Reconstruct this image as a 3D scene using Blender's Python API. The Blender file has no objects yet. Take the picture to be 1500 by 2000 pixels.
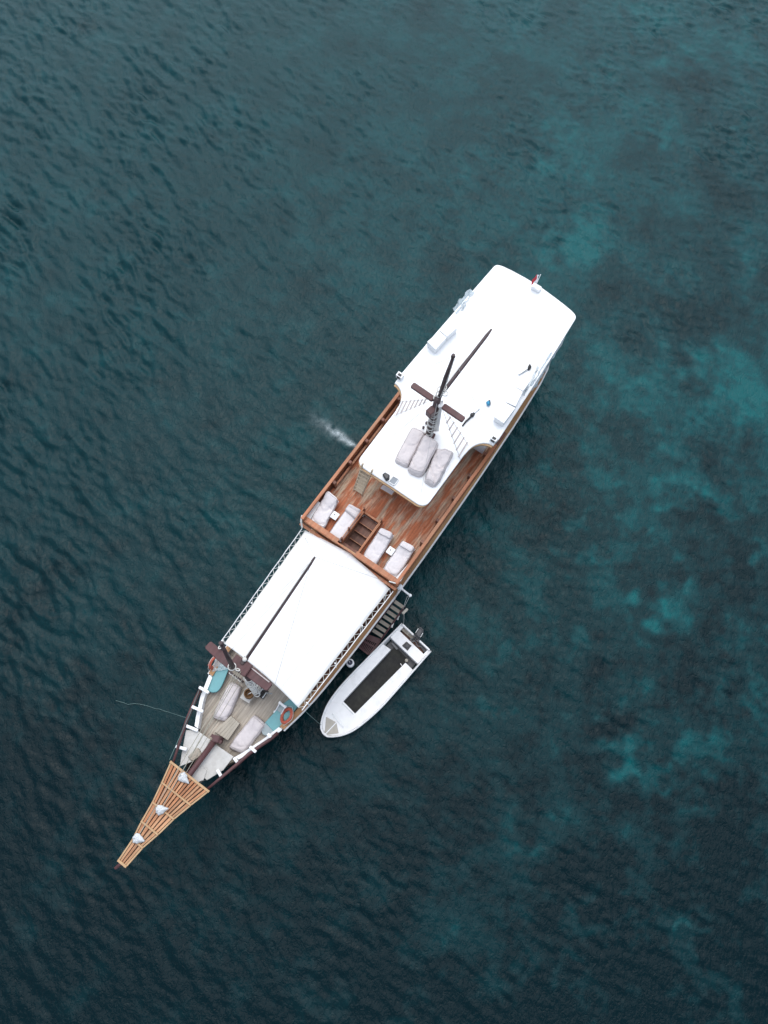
import bpy, bmesh, math, random
import numpy as np
from mathutils import Vector, Matrix, noise as mnoise
random.seed(7)
R = math.radians
sc = bpy.context.scene
C = sc.collection

# ------------------------------------------------------------------ camera
CAM_H, CAM_T, FPX = 46.0, R(18), 1618.0          # drone height, tilt from straight down, focal length in photo pixels
cam_d = bpy.data.cameras.new('camera'); cam = bpy.data.objects.new('camera', cam_d); C.objects.link(cam)
cam.location = (0, 0, CAM_H); cam.rotation_euler = (CAM_T, 0, 0)
cam_d.sensor_fit = 'VERTICAL'; cam_d.sensor_height = 24.0; cam_d.lens = 24.0*FPX/2000.0
cam_d.clip_end = 9000; cam_d.clip_start = 0.5
sc.camera = cam

# ------------------------------------------------------------------ sky and sun
SUN_EL, SUN_AZ = R(62), R(-2)                    # bright overcast, veiled sun beyond the stern (azimuth from +Y towards +X)
w = bpy.data.worlds.new('World'); sc.world = w; w.use_nodes = True
nt = w.node_tree; nt.nodes.clear()
sky = nt.nodes.new('ShaderNodeTexSky'); sky.sky_type = 'NISHITA'; sky.sun_disc = False
sky.sun_elevation = SUN_EL; sky.sun_rotation = SUN_AZ
sky.air_density = 1.0; sky.dust_density = 2.0; sky.ozone_density = 1.0
hs = nt.nodes.new('ShaderNodeHueSaturation'); hs.inputs['Saturation'].default_value = 0.62   # cloud veil greys the sky
bg = nt.nodes.new('ShaderNodeBackground'); bg.inputs[1].default_value = 0.15
wo = nt.nodes.new('ShaderNodeOutputWorld')
nt.links.new(sky.outputs[0], hs.inputs['Color']); nt.links.new(hs.outputs[0], bg.inputs[0]); nt.links.new(bg.outputs[0], wo.inputs[0])
sd = bpy.data.lights.new('sun', 'SUN'); sd.energy = 1.5; sd.angle = R(86); sd.color = (.97, .99, 1)
so = bpy.data.objects.new('sun', sd); C.objects.link(so)
dirv = Vector((math.sin(SUN_AZ)*math.cos(SUN_EL), math.cos(SUN_AZ)*math.cos(SUN_EL), math.sin(SUN_EL)))
so.rotation_euler = dirv.to_track_quat('Z', 'Y').to_euler(); so.location = (-40, 20, 80)
sc.view_settings.view_transform = 'Standard'; sc.view_settings.look = 'None'
sc.view_settings.gamma = 1; sc.view_settings.use_curve_mapping = False
sc.view_settings.exposure = 0.58

# ------------------------------------------------------------------ frames and photo measurement
def world_at(px, py, z):
    x = (px-750)/FPX; y = -(py-1000)/FPX; c, s = math.cos(CAM_T), math.sin(CAM_T)
    d = (x, y*c+s, y*s-c); t = (z-CAM_H)/d[2]
    return Vector((d[0]*t, d[1]*t, z))
class Frame:                                       # x runs aft, y to the left in the photo, z up
    def __init__(f, o, ang): f.o = Vector((o[0], o[1], 0)); f.a = ang; f.c = math.cos(ang); f.s = math.sin(ang)
    def at(f, px, py, z):
        d = world_at(px, py, z)-f.o
        return Vector((d.x*f.c+d.y*f.s, -d.x*f.s+d.y*f.c, z))
    def world(f, p): return Vector((f.o.x+p[0]*f.c-p[1]*f.s, f.o.y+p[0]*f.s+p[1]*f.c, p[2]))
SHIP = Frame((-12.14, -3.6), R(54.8))
S = SHIP.at

# ------------------------------------------------------------------ materials
MATS = {}
def mat(name, col, rough=.6, var=.12, scale=6, bump=0, bscale=20, stretch=None, col2=None, mix2=.5, m2scale=1.2,
        objvar=0, spec=.5, metal=0, trans=0, sharp=(.42, .62)):
    m = bpy.data.materials.new(name); m.use_nodes = True; t = m.node_tree; n = t.nodes; l = t.links
    p = n['Principled BSDF']; p.inputs['Roughness'].default_value = rough; p.inputs['Metallic'].default_value = metal
    p.inputs['Specular IOR Level'].default_value = spec
    g = n.new('ShaderNodeNewGeometry'); mp = n.new('ShaderNodeMapping'); mp.vector_type = 'TEXTURE'
    mp.inputs['Rotation'].default_value = (0, 0, SHIP.a)
    l.new(g.outputs['Position'], mp.inputs['Vector'])
    sx = stretch or 1
    mp.inputs['Scale'].default_value = (sx, 1, 1)
    nz = n.new('ShaderNodeTexNoise'); nz.inputs['Scale'].default_value = scale; nz.inputs['Detail'].default_value = 5
    l.new(mp.outputs[0], nz.inputs['Vector'])
    mr = n.new('ShaderNodeMapRange'); mr.inputs[1].default_value = .3; mr.inputs[2].default_value = .7
    mr.inputs[3].default_value = 1-var; mr.inputs[4].default_value = 1+var
    l.new(nz.outputs['Fac'], mr.inputs[0])
    base = n.new('ShaderNodeRGB'); base.outputs[0].default_value = (*col, 1); out = base.outputs[0]
    if col2:
        n2 = n.new('ShaderNodeTexNoise'); n2.inputs['Scale'].default_value = m2scale; n2.inputs['Detail'].default_value = 8
        n2.inputs['Roughness'].default_value = .65
        l.new(mp.outputs[0], n2.inputs['Vector'])
        r2 = n.new('ShaderNodeMapRange'); r2.inputs[1].default_value = sharp[0]; r2.inputs[2].default_value = sharp[1]
        r2.inputs[4].default_value = mix2
        l.new(n2.outputs['Fac'], r2.inputs[0])
        mx = n.new('ShaderNodeMix'); mx.data_type = 'RGBA'; l.new(r2.outputs[0], mx.inputs[0])
        l.new(out, mx.inputs[6]); mx.inputs[7].default_value = (*col2, 1); out = mx.outputs[2]
    fac = mr.outputs[0]
    if objvar:
        oi = n.new('ShaderNodeObjectInfo'); r3 = n.new('ShaderNodeMapRange')
        r3.inputs[3].default_value = 1-objvar; r3.inputs[4].default_value = 1+objvar
        l.new(oi.outputs['Random'], r3.inputs[0])
        ml = n.new('ShaderNodeMath'); ml.operation = 'MULTIPLY'; l.new(fac, ml.inputs[0]); l.new(r3.outputs[0], ml.inputs[1]); fac = ml.outputs[0]
    sc_ = n.new('ShaderNodeVectorMath'); sc_.operation = 'SCALE'; l.new(out, sc_.inputs[0]); l.new(fac, sc_.inputs['Scale'])
    l.new(sc_.outputs[0], p.inputs['Base Color'])
    if bump:
        nb = n.new('ShaderNodeTexNoise'); nb.inputs['Scale'].default_value = bscale; nb.inputs['Detail'].default_value = 4
        l.new(mp.outputs[0], nb.inputs['Vector'])
        b = n.new('ShaderNodeBump'); b.inputs['Strength'].default_value = bump; b.inputs['Distance'].default_value = .02
        l.new(nb.outputs['Fac'], b.inputs['Height']); l.new(b.outputs[0], p.inputs['Normal'])
    if trans:
        p.inputs['Alpha'].default_value = 1-trans
    MATS[name] = m; return m
mat('white_paint', (.80, .81, .81), .45, .03, 3, col2=(.66, .66, .63), mix2=.35, m2scale=2.2, sharp=(.55, .75))
mat('roof_paint', (.83, .84, .84), .5, .02, 2, col2=(.74, .75, .74), mix2=.4, m2scale=.9, sharp=(.55, .8))
mat('canvas', (.80, .80, .785), .8, .025, 4, bump=.12, bscale=60, col2=(.72, .71, .68), mix2=.35, m2scale=.7, sharp=(.5, .75))
mat('fabric', (.60, .55, .54), .85, .05, 9, bump=.15, bscale=80)
mat('fabric_seam', (.30, .275, .275), .9, .1, 9)
mat('fabric_pale', (.66, .62, .615), .85, .05, 9, bump=.15, bscale=80)
mat('foam_white', (.74, .74, .74), .6, .04, 5)
mat('red_deck', (.40, .13, .06), .7, .22, 9, .25, 30, 5, (.50, .40, .285), .9, 2.6, .13, .25, sharp=(.47, .63))
mat('red_wood', (.39, .14, .062), .45, .22, 7, .2, 30, 8, (.36, .2, .11), .6, 3, .1, .4)
mat('ladder_wood', (.52, .43, .31), .7, .14, 8, .2, 30)
mat('dark_red_wood', (.135, .045, .028), .45, .3, 9, .2, 30, 6, (.22, .11, .065), .6, 4, .2, .35)
mat('tan_wood', (.40, .22, .095), .5, .16, 7, .2, 30, 8, (.30, .13, .055), .55, 2.5, .1, .35)
mat('pale_wood', (.46, .30, .16), .55, .12, 8, .15, 30, 8, (.36, .20, .10), .4, 3, .05, .35)
mat('slat_wood', (.36, .15, .065), .6, .2, 8, .2, 30, 8, (.44, .26, .14), .75, 2.5, .14, .35)
mat('grey_deck', (.46, .41, .345), .75, .16, 8, .25, 30, 10, (.34, .29, .235), .8, 3.2, .16, .25)
mat('hatch_wood', (.43, .39, .32), .7, .14, 8, .2, 30, 8, (.28, .24, .19), .6, 3, .05, .25)
mat('maroon', (.085, .032, .033), .5, .2, 6, .1, 20, 4, (.09, .05, .05), .5, 2, 0, .4)
mat('spar', (.055, .035, .036), .5, .2, 6, .1, 20, 4, (.10, .075, .078), .5, 3, 0, .4)
mat('hull_dark', (.02, .017, .016), .4, .25, 3, .1, 10, 6, (.05, .04, .035), .4, 2)
mat('teal_board', (.12, .34, .36), .35, .05, 5)
mat('grey_board', (.30, .36, .37), .4, .05, 5)
mat('grey_deck_sheet', (.54, .53, .50), .75, .06, 5, .15, 40, None, (.36, .34, .30), .4, 1.8)
mat('sail_cloth', (.56, .58, .58), .8, .05, 6, .2, 30)
mat('beige_cloth', (.33, .29, .235), .85, .1, 8, .3, 40)
mat('orange', (.47, .10, .06), .5, .08, 8)
mat('rope_white', (.62, .61, .57), .8, .12, 30)
mat('rope_beige', (.50, .46, .36), .85, .12, 30)
mat('rope_green', (.12, .19, .18), .8, .1, 30)
mat('rope_brown', (.16, .085, .035), .85, .35, 40, .4, 60)
mat('thin_line', (.50, .50, .49), .7, .05, 20)
mat('wire', (.20, .20, .20), .5, .1, 20)
mat('black', (.012, .012, .013), .45, .2, 10)
mat('dark_grey', (.035, .037, .042), .4, .2, 10)
mat('mat_black', (.012, .012, .011), .75, .35, 5, .4, 50, None, (.028, .028, .021), .7, 1.6)
mat('steel', (.45, .47, .48), .35, .08, 10, metal=.6)
mat('grey_panel', (.19, .22, .25), .35, .06, 4)
mat('navy', (.02, .022, .05), .5, .1, 5)
mat('blue', (.03, .25, .42), .6, .1, 8)
mat('red', (.48, .02, .035), .7, .05, 5)
mat('beige_panel', (.42, .39, .33), .6, .07, 6, .1, 30)
mat('dinghy_white', (.81, .81, .80), .35, .03, 3, col2=(.60, .60, .57), mix2=.5, m2scale=2.6, sharp=(.52, .72))
mat('plastic', (.50, .56, .58), .2, .15, 8, trans=.5)
mat('plastic_dense', (.44, .52, .56), .22, .2, 5, trans=.3)
mat('ratline_wood', (.44, .39, .37), .7, .15, 10)
M = MATS

# ------------------------------------------------------------------ mesh helpers
ORG = {}
class MB:
    def __init__(s): s.v = []; s.f = []; s.mi = []
    def _add(s, v, f):
        b = len(s.v); s.v += [tuple(p) for p in v]; s.f += [tuple(i+b for i in q) for q in f]; return s
    def box(s, c, d, ang=0, top=None):
        c = Vector(c); hx, hy, hz = d[0]/2, d[1]/2, d[2]/2; tx, ty = (top or (1, 1)); ca, sa = math.cos(ang), math.sin(ang)
        vs = []
        for z, fx, fy in ((-hz, 1, 1), (hz, tx, ty)):
            for x, y in ((-hx, -hy), (hx, -hy), (hx, hy), (-hx, hy)):
                x *= fx; y *= fy; vs.append(c+Vector((x*ca-y*sa, x*sa+y*ca, z)))
        return s._add(vs, [(3, 2, 1, 0), (4, 5, 6, 7), (0, 1, 5, 4), (1, 2, 6, 5), (2, 3, 7, 6), (3, 0, 4, 7)])
    def prism(s, poly, z0, z1, inset=0):
        """poly: xy points; z0/z1 numbers or per-point lists"""
        n = len(poly); a = sum(poly[i][0]*poly[(i+1) % n][1]-poly[(i+1) % n][0]*poly[i][1] for i in range(n))
        zz0 = list(z0) if hasattr(z0, '__len__') else [z0]*n; zz1 = list(z1) if hasattr(z1, '__len__') else [z1]*n
        if a < 0: poly = poly[::-1]; zz0 = zz0[::-1]; zz1 = zz1[::-1]
        cx = sum(p[0] for p in poly)/n; cy = sum(p[1] for p in poly)/n
        vs = [(p[0], p[1], z) for p, z in zip(poly, zz0)]
        if inset:
            vs += [(p[0], p[1], z-inset) for p, z in zip(poly, zz1)]
            def ins(p):
                d = Vector((cx-p[0], cy-p[1])); d = d.normalized()*min(inset*1.4, d.length*.5); return p[0]+d.x, p[1]+d.y
            vs += [(*ins(p), z) for p, z in zip(poly, zz1)]
            fs = [tuple(range(n))[::-1], tuple(range(2*n, 3*n))]
            for k in (0, n):
                fs += [(k+i, k+(i+1) % n, k+n+(i+1) % n, k+n+i) for i in range(n)]
        else:
            vs += [(p[0], p[1], z) for p, z in zip(poly, zz1)]
            fs = [tuple(range(n))[::-1], tuple(range(n, 2*n))]+[(i, (i+1) % n, n+(i+1) % n, n+i) for i in range(n)]
        return s._add(vs, fs)
    def tube(s, pts, r, n=6, cap=True):
        pts = [Vector(p) for p in pts]; rs = r if hasattr(r, '__len__') else [r]*len(pts); vs = []
        for i, p in enumerate(pts):
            d = (pts[min(i+1, len(pts)-1)]-pts[max(i-1, 0)]).normalized()
            u = d.cross(Vector((0, 0, 1)) if abs(d.z) < .9 else Vector((1, 0, 0))).normalized(); v = d.cross(u)
            for k in range(n):
                a = 2*math.pi*k/n; vs.append(p+(u*math.cos(a)+v*math.sin(a))*rs[i])
        fs = [(i*n+k, i*n+(k+1) % n, (i+1)*n+(k+1) % n, (i+1)*n+k) for i in range(len(pts)-1) for k in range(n)]
        if cap: fs += [tuple(range(n))[::-1], tuple((len(pts)-1)*n+k for k in range(n))]
        return s._add(vs, fs)
    def bar(s, a, b, wd, h):
        """square bar from a to b"""
        a = Vector(a); b = Vector(b); d = (b-a).normalized()
        u = d.cross(Vector((0, 0, 1))).normalized() if abs(d.z) < .98 else Vector((1, 0, 0)); v = u.cross(d)
        vs = [p+u*(x*wd/2)+v*(y*h/2) for p in (a, b) for x, y in ((-1, -1), (1, -1), (1, 1), (-1, 1))]
        return s._add(vs, [(0, 1, 2, 3), (7, 6, 5, 4), (0, 4, 5, 1), (1, 5, 6, 2), (2, 6, 7, 3), (3, 7, 4, 0)])
    def ring(s, c, R_, r, nrm=(0, 0, 1), n=18, m=7, sy=1.0):
        q = Vector(nrm).to_track_quat('Z', 'Y'); vs = []; c = Vector(c)
        for i in range(n):
            a = 2*math.pi*i/n
            for k in range(m):
                b = 2*math.pi*k/m
                vs.append(c+q @ Vector(((R_+r*math.cos(b))*math.cos(a), (R_+r*math.cos(b))*math.sin(a)*sy, r*math.sin(b))))
        return s._add(vs, [(i*m+k, ((i+1) % n)*m+k, ((i+1) % n)*m+(k+1) % m, i*m+(k+1) % m) for i in range(n) for k in range(m)])
    def lathe(s, c, prof, n=14, nrm=(0, 0, 1)):
        q = Vector(nrm).to_track_quat('Z', 'Y'); c = Vector(c)
        vs = [c+q @ Vector((r*math.cos(2*math.pi*k/n), r*math.sin(2*math.pi*k/n), z)) for r, z in prof for k in range(n)]
        fs = [(i*n+k, i*n+(k+1) % n, (i+1)*n+(k+1) % n, (i+1)*n+k) for i in range(len(prof)-1) for k in range(n)]
        fs += [tuple(range(n))[::-1], tuple((len(prof)-1)*n+k for k in range(n))]
        return s._add(vs, fs)
    def grid(s, fn, nu, nv):
        vs = [fn(i/nu, j/nv) for i in range(nu+1) for j in range(nv+1)]; m = nv+1
        return s._add(vs, [(i*m+j, (i+1)*m+j, (i+1)*m+j+1, i*m+j+1) for i in range(nu) for j in range(nv)])
    def cushion(s, quad, z0, h, seed=0, wrinkle=.03, nu=40, nv=20, head=0, taper=0, cross=1.0, pinch=.25, zfn=None):
        """soft stuffed shape over a quad a,b,c,d (a-b head end, d-c foot end)"""
        a, b, c, d = [Vector((p[0], p[1])) for p in quad]; so_ = Vector((seed*7.31, seed*3.7, seed*1.9))
        def fn(u, v, bottom=False):
            U = 2*u-1; V = 2*v-1
            k = 1-pinch*.5*(abs(U)**4)*(abs(V)**2); k2 = 1-pinch*.35*(abs(V)**4)*(abs(U)**2)
            uu = .5+.5*U*k2; vv = .5+.5*V*k
            p = (a.lerp(b, vv)).lerp(d.lerp(c, vv), uu)
            e = max(0, (1-abs(U)**6))**.42*max(0, (1-abs(V)**5))**.42
            w_ = Vector((p.x*2.2, p.y*2.2, 0))+so_
            q1 = mnoise.noise(Vector((u*3.2+V*V*.5+.5*mnoise.noise(w_*.7), v*.9, seed*3.3))); q2 = mnoise.noise(Vector((u*5+.8*mnoise.noise(w_*.8), v*1.7, seed*1.7+4)))
            wr = wrinkle*.8*(.55*mnoise.noise(w_*1.1+Vector((3, 1, seed)))-.9*max(0, 1-abs(q1)*8)-.4*max(0, 1-abs(q2)*7)+.25*max(0, q2))
            z = z0+h*e*(1+.12*mnoise.noise(w_*.6))+wr*min(1, e*1.5)
            if head: z += head*max(0, 1-u/.38)**1.0*e**.3
            lat = wrinkle*.6*mnoise.noise(w_*1.5+Vector((9, 9, 9)))*(1-e*.3)
            return (p.x+lat, p.y+lat*.8, z)
        s.fn = fn; s.grid(fn, nu, nv)
        nb = len(s.v); n = nu; m = nv
        base = nb-(nu+1)*(nv+1)
        per = [base+i*(nv+1) for i in range(nu+1)]+[base+nu*(nv+1)+j for j in range(1, nv+1)]+[base+i*(nv+1)+nv for i in range(nu-1, -1, -1)]+[base+j for j in range(nv-1, 0, -1)]
        s.f.append(tuple(per))
        return s
    def build(s, name, m, parent=None, smooth=False, bevel=0, org=None, kind=None, label=None):
        me = bpy.data.meshes.new(name)
        if org is None: org = ORG.get(parent.name, Vector((0, 0, 0))) if parent else Vector((0, 0, 0))
        me.from_pydata([tuple(Vector(p)-org) for p in s.v], [], s.f); me.materials.append(M[m] if isinstance(m, str) else m)
        bm = bmesh.new(); bm.from_mesh(me); bmesh.ops.recalc_face_normals(bm, faces=bm.faces)
        if bevel: bmesh.ops.bevel(bm, geom=[e for e in bm.edges if len(e.link_faces) == 2 and e.calc_face_angle(0) > .6], offset=bevel, segments=2, affect='EDGES', clamp_overlap=True)
        bm.to_mesh(me); bm.free()
        if smooth: me.polygons.foreach_set('use_smooth', [True]*len(me.polygons))
        o = bpy.data.objects.new(name, me); C.objects.link(o)
        if parent: o.parent = parent; ORG[o.name] = org
        if kind: o['kind'] = kind
        if label: o['label'] = label
        return o
def thing(name, label, cat, org, fr=SHIP, group=None):
    o = bpy.data.objects.new(name, None); C.objects.link(o); o.empty_display_size = .3
    o.location = fr.world(org); o.rotation_euler = (0, 0, fr.a); ORG[o.name] = Vector(org)
    o['label'] = label; o['category'] = cat
    if group: o['group'] = group
    return o
def centroid(pts, z): return Vector((sum(p[0] for p in pts)/len(pts), sum(p[1] for p in pts)/len(pts), z))
def pxs(lst, z, fr=SHIP): return [fr.at(x, y, z) for x, y in lst]

# ------------------------------------------------------------------ water
def gauss_field(shape, dx, filt, seed):
    rng = np.random.default_rng(seed); n, m = shape
    kx = np.fft.fftfreq(n, dx)*2*np.pi; ky = np.fft.fftfreq(m, dx)*2*np.pi
    KX, KY = np.meshgrid(kx, ky, indexing='ij')
    f = np.fft.fft2(rng.standard_normal(shape))*filt(KX, KY)
    r = np.real(np.fft.ifft2(f)); return r/r.std()
def build_water():
    DX = .1; X0, X1, Y0, Y1 = -34., 34., -14., 60.
    N = 1024
    def wave(lam_peak, ang, spread, lo):
        def filt(KX, KY):
            k = np.hypot(KX, KY)+1e-9; kp = 2*np.pi/lam_peak; th = np.arctan2(KY, KX)
            dirw = np.abs(np.cos(th-ang))**spread+.06
            a = k**-2.0*np.exp(-(kp/k)**2*1.2)*dirw*np.exp(-(k*lo)**2); a[0, 0] = 0
            return a
        return filt
    def blur(lam):
        return lambda KX, KY: np.exp(-((KX**2+KY**2)*(lam/6.28)**2)/2)
    gust = gauss_field((N, N), DX, blur(9), 5)
    h1 = gauss_field((N, N), DX, wave(1.9, R(38), 4, .05), 11)
    h2 = gauss_field((N, N), DX, wave(1.1, R(62), 3, .05), 12)
    h3 = gauss_field((N, N), DX, wave(.75, R(20), 1, .04), 13)
    n_big = gauss_field((N, N), DX, blur(5), 21); n_mid = gauss_field((N, N), DX, blur(1.8), 22); n_sm = gauss_field((N, N), DX, blur(.6), 23)
    xi = np.arange(X0, X1+DX/2, DX); yi = np.arange(Y0, Y1+DX/2, DX)
    ext = np.array([1, 2.5, 5, 9, 15, 25, 40, 70, 120, 200, 350, 600, 1000, 1800, 3500.])
    xs = np.concatenate([X0-ext[::-1], xi, X1+ext]); ys = np.concatenate([Y0-ext[::-1], yi, Y1+ext])
    ne = len(ext); nx, ny = len(xs), len(ys)
    GX, GY = np.meshgrid(xs, ys, indexing='ij')
    ii = np.clip(np.round((GX-X0)/DX), 0, N-1).astype(int); jj = np.clip(np.round((GY-Y0)/DX), 0, N-1).astype(int)
    # waves are livelier towards the left and the far side, calmer near the bottom
    g = np.clip(1+.30*gust[ii, jj], .4, 1.6)
    left = np.clip((-GX+2)/22, 0, 1)*np.clip((GY+12)/22, .25, 1); far = np.clip(GY/50, 0, 1); tr = np.clip((GX-2)/16, 0, 1)*np.clip((GY-18)/25, 0, 1)
    Z = h1[ii, jj]*(.009+.027*left+.012*far)*g+h2[ii, jj]*(.006+.006*far+.001*left+.006*tr)*g+h3[ii, jj]*(.0048+.003*tr)*g
    edge = np.minimum(np.minimum(GX-X0, X1-GX), np.minimum(GY-Y0, Y1-GY)); Z *= np.clip(edge/2, 0, 1)
    # reef patches seen through the water
    patch = np.zeros_like(Z); dark = np.zeros_like(Z); foam = np.zeros_like(Z)
    wxn, wyn = n_mid[ii, jj]*.55, np.roll(n_mid, 300, 0)[ii, jj]*.55
    def blob(px, py, rx, ry=None):
        c = world_at(px, py, 0); ry = ry or rx*.8; e = .5*(world_at(px+rx, py, 0)-world_at(px-rx, py, 0)).x; e2 = .5*(world_at(px, py-ry, 0)-world_at(px, py+ry, 0)).y
        return np.exp(-(((GX+wxn-c.x)/e)**2+((GY+wyn-c.y)/e2)**2)*1.1)
    for b in [(1450,770,95,70,1.0),(1400,700,60,40,.6),(1270,1510,62,36,1.0),(1230,1480,30,25,.7),(1215,790,80,45,.6),(1290,245,50,30,.8),(1260,25,45,25,.7),(1370,110,45,30,.8),
              (1445,80,50,30,.7),(1110,250,70,40,.65),(1130,325,80,40,.7),(1440,258,24,18,.6),(1100,470,130,45,.6),(1190,140,50,25,.4),(1390,968,26,18,.7),(1305,975,50,25,.8),
              (1440,945,70,50,.55),(1215,940,38,26,.5),(1240,1015,30,22,.5),(1310,1195,45,45,.75),(1290,1170,60,25,.6),(1480,1085,30,24,.7),(1225,1085,40,20,.5),(1160,1100,40,18,.5),
              (1350,850,110,50,.55),(1150,912,40,30,.5),(1070,925,40,30,.4),(690,470,60,50,.45),(660,380,90,60,.4),(430,1030,50,35,.35),(325,390,45,35,.35),(860,100,70,50,.4),
              (740,540,70,40,.35),(1010,570,60,40,.4),(1180,700,50,35,.4),(1210,1720,24,20,.55),(1180,1810,55,30,.55),(1370,1835,30,18,.45),(1020,1660,50,32,.45),(950,1685,60,40,.4),
              (1095,1600,45,45,.5),(1380,1470,50,30,.55),(1390,1580,40,25,.5),(1110,1910,32,25,.4),(1480,1700,22,22,.5),(560,1800,40,30,.25),(1240,1420,60,30,.5),(1130,480,60,40,.5),
              (1060,1250,120,60,.3),(1170,1240,40,30,.45),(960,340,80,50,.35),(1480,1380,40,40,.45),(1130,1010,30,20,.5),(250,1440,30,22,.3),(880,1750,60,40,.3),(600,1900,80,50,.18),
              (900,420,90,40,.35),(550,330,90,50,.25),(1420,1240,50,40,.35),(1170,880,70,40,.4),(1300,60,80,40,.4),(1200,400,120,50,.35)]:
        patch += b[4]*blob(*b[:4])
    for b in [(1430,850,45,70,.9),(1300,1120,170,120,.6),(1450,340,80,60,.8),(1365,640,80,60,.7),(1260,860,70,50,.6),(1460,1180,90,120,.7),(1250,1330,90,60,.4),(1450,560,70,60,.6),
              (1150,1760,140,120,.5),(1430,1750,120,200,.5),(1240,640,90,60,.4),(100,1500,150,200,.4),(60,1150,90,100,.35),(850,1620,200,100,.35),(700,1850,300,120,.4),(1320,1000,30,60,.5)]:
        dark += b[4]*blob(*b[:4])
    patch += .16*n_big[ii, jj]+.15*n_mid[ii, jj]+.10*n_sm[ii, jj]
    right = np.clip((GX+4)/20, 0, 1)
    reef_falloff = np.clip(.36+patch*(.24+.36*right)-dark*.34, 0, 1.3)
    sheen = np.clip((GY-4)/52, 0, 1)**1.1*np.clip(1+.10*n_big[ii, jj]+.05*n_mid[ii, jj], 0, 1.4)      # sky sheen and haze brightness towards the far side, painted into the water colour
    reef_falloff = reef_falloff-.28*np.clip((10-GY)/20, 0, 1)-.13*np.clip((-GX-8)/16, 0, 1)*np.clip((26-GY)/20, 0, 1)+.05*np.clip((GX+14)/14, 0, 1)*np.clip((GY-6)/10, 0, 1)  # lens and reflection falloff at bottom and left, painted in as darker colour
    # churned white water where the bilge pump runs out
    a = world_at(688, 868, 0); b = world_at(606, 812, 0); d = (b-a); L_ = d.length; d /= L_; nrm = Vector((-d.y, d.x))
    al = ((GX-a.x)*d.x+(GY-a.y)*d.y)/L_; la = (GX-a.x)*nrm.x+(GY-a.y)*nrm.y
    wd = .13+.28*np.clip(al, 0, 1)
    foam = np.exp(-(la/wd)**2)*np.clip(al*10+1.2, 0, 1)*np.clip(1.15-al, 0, 1)**1.8
    foam = np.clip(foam*(.9+.40*n_sm[ii, jj]), 0, 1)
    verts = np.stack([GX, GY, Z], -1).reshape(-1, 3).astype(np.float32)
    idx = np.arange(nx*ny).reshape(nx, ny)
    q = np.stack([idx[:-1, :-1], idx[1:, :-1], idx[1:, 1:], idx[:-1, 1:]], -1).reshape(-1, 4)
    me = bpy.data.meshes.new('sea'); me.vertices.add(len(verts)); me.vertices.foreach_set('co', verts.ravel())
    me.loops.add(q.size); me.loops.foreach_set('vertex_index', q.ravel().astype(np.int32))
    me.polygons.add(len(q)); me.polygons.foreach_set('loop_start', np.arange(0, q.size, 4, dtype=np.int32))
    me.polygons.foreach_set('use_smooth', np.ones(len(q), dtype=bool))
    me.update(calc_edges=True)
    for nm, arr in (('reef_falloff', reef_falloff), ('foam', foam), ('far_sheen', sheen)):
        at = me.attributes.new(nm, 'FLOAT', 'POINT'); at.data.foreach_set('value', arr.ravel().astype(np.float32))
    m = bpy.data.materials.new('sea_water'); m.use_nodes = True; t = m.node_tree; n = t.nodes; l = t.links; p = n['Principled BSDF']
    p.inputs['IOR'].default_value = 1.333; p.inputs['Specular IOR Level'].default_value = .185; p.inputs['Roughness'].default_value = .06
    ar = n.new('ShaderNodeAttribute'); ar.attribute_name = 'reef_falloff'; af = n.new('ShaderNodeAttribute'); af.attribute_name = 'foam'
    g = n.new('ShaderNodeNewGeometry')
    # ragged reef edges
    nz = n.new('ShaderNodeTexNoise'); nz.inputs['Scale'].default_value = .9; nz.inputs['Detail'].default_value = 8; nz.inputs['Roughness'].default_value = .68
    vs = n.new('ShaderNodeVectorMath'); vs.operation = 'MULTIPLY_ADD'; vs.inputs[1].default_value = (1.6, 1.6, 0)   # ripples bend the view of the bottom
    l.new(g.outputs['Position'], vs.inputs[2]); l.new(vs.outputs[0], nz.inputs['Vector'])
    ma = n.new('ShaderNodeMath'); ma.operation = 'MULTIPLY_ADD'; ma.inputs[1].default_value = .7
    l.new(nz.outputs['Fac'], ma.inputs[0])
    sb = n.new('ShaderNodeMath'); sb.operation = 'SUBTRACT'; sb.inputs[1].default_value = .35; l.new(ar.outputs['Fac'], sb.inputs[0]); l.new(sb.outputs[0], ma.inputs[2])
    cr = n.new('ShaderNodeValToRGB'); cr.color_ramp.interpolation = 'EASE'; e = cr.color_ramp.elements
    e[0].position = 0.0; e[0].color = (.0014, .0105, .0138, 1); e[1].position = 1.0; e[1].color = (.0035, .086, .089, 1)
    for pos, col in ((.34, (.0030, .0225, .0268, 1)), (.6, (.0032, .041, .046, 1)), (.8, (.0038, .062, .067, 1))):
        x = e.new(pos); x.color = col
    l.new(ma.outputs[0], cr.inputs['Fac'])
    fn = n.new('ShaderNodeTexNoise'); fn.inputs['Scale'].default_value = 13; fn.inputs['Detail'].default_value = 6; fn.inputs['Roughness'].default_value = .75
    fn.inputs['Distortion'].default_value = 1.2
    l.new(g.outputs['Position'], fn.inputs['Vector'])
    fr = n.new('ShaderNodeMapRange'); fr.inputs[1].default_value = .40; fr.inputs[2].default_value = .68; l.new(fn.outputs['Fac'], fr.inputs[0])
    fm = n.new('ShaderNodeMath'); fm.operation = 'MULTIPLY'; l.new(fr.outputs[0], fm.inputs[0]); l.new(af.outputs['Fac'], fm.inputs[1])
    fm2 = n.new('ShaderNodeMath'); fm2.operation = 'MULTIPLY_ADD'; fm2.inputs[1].default_value = .34; l.new(af.outputs['Fac'], fm2.inputs[0]); l.new(fm.outputs[0], fm2.inputs[2])
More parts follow.
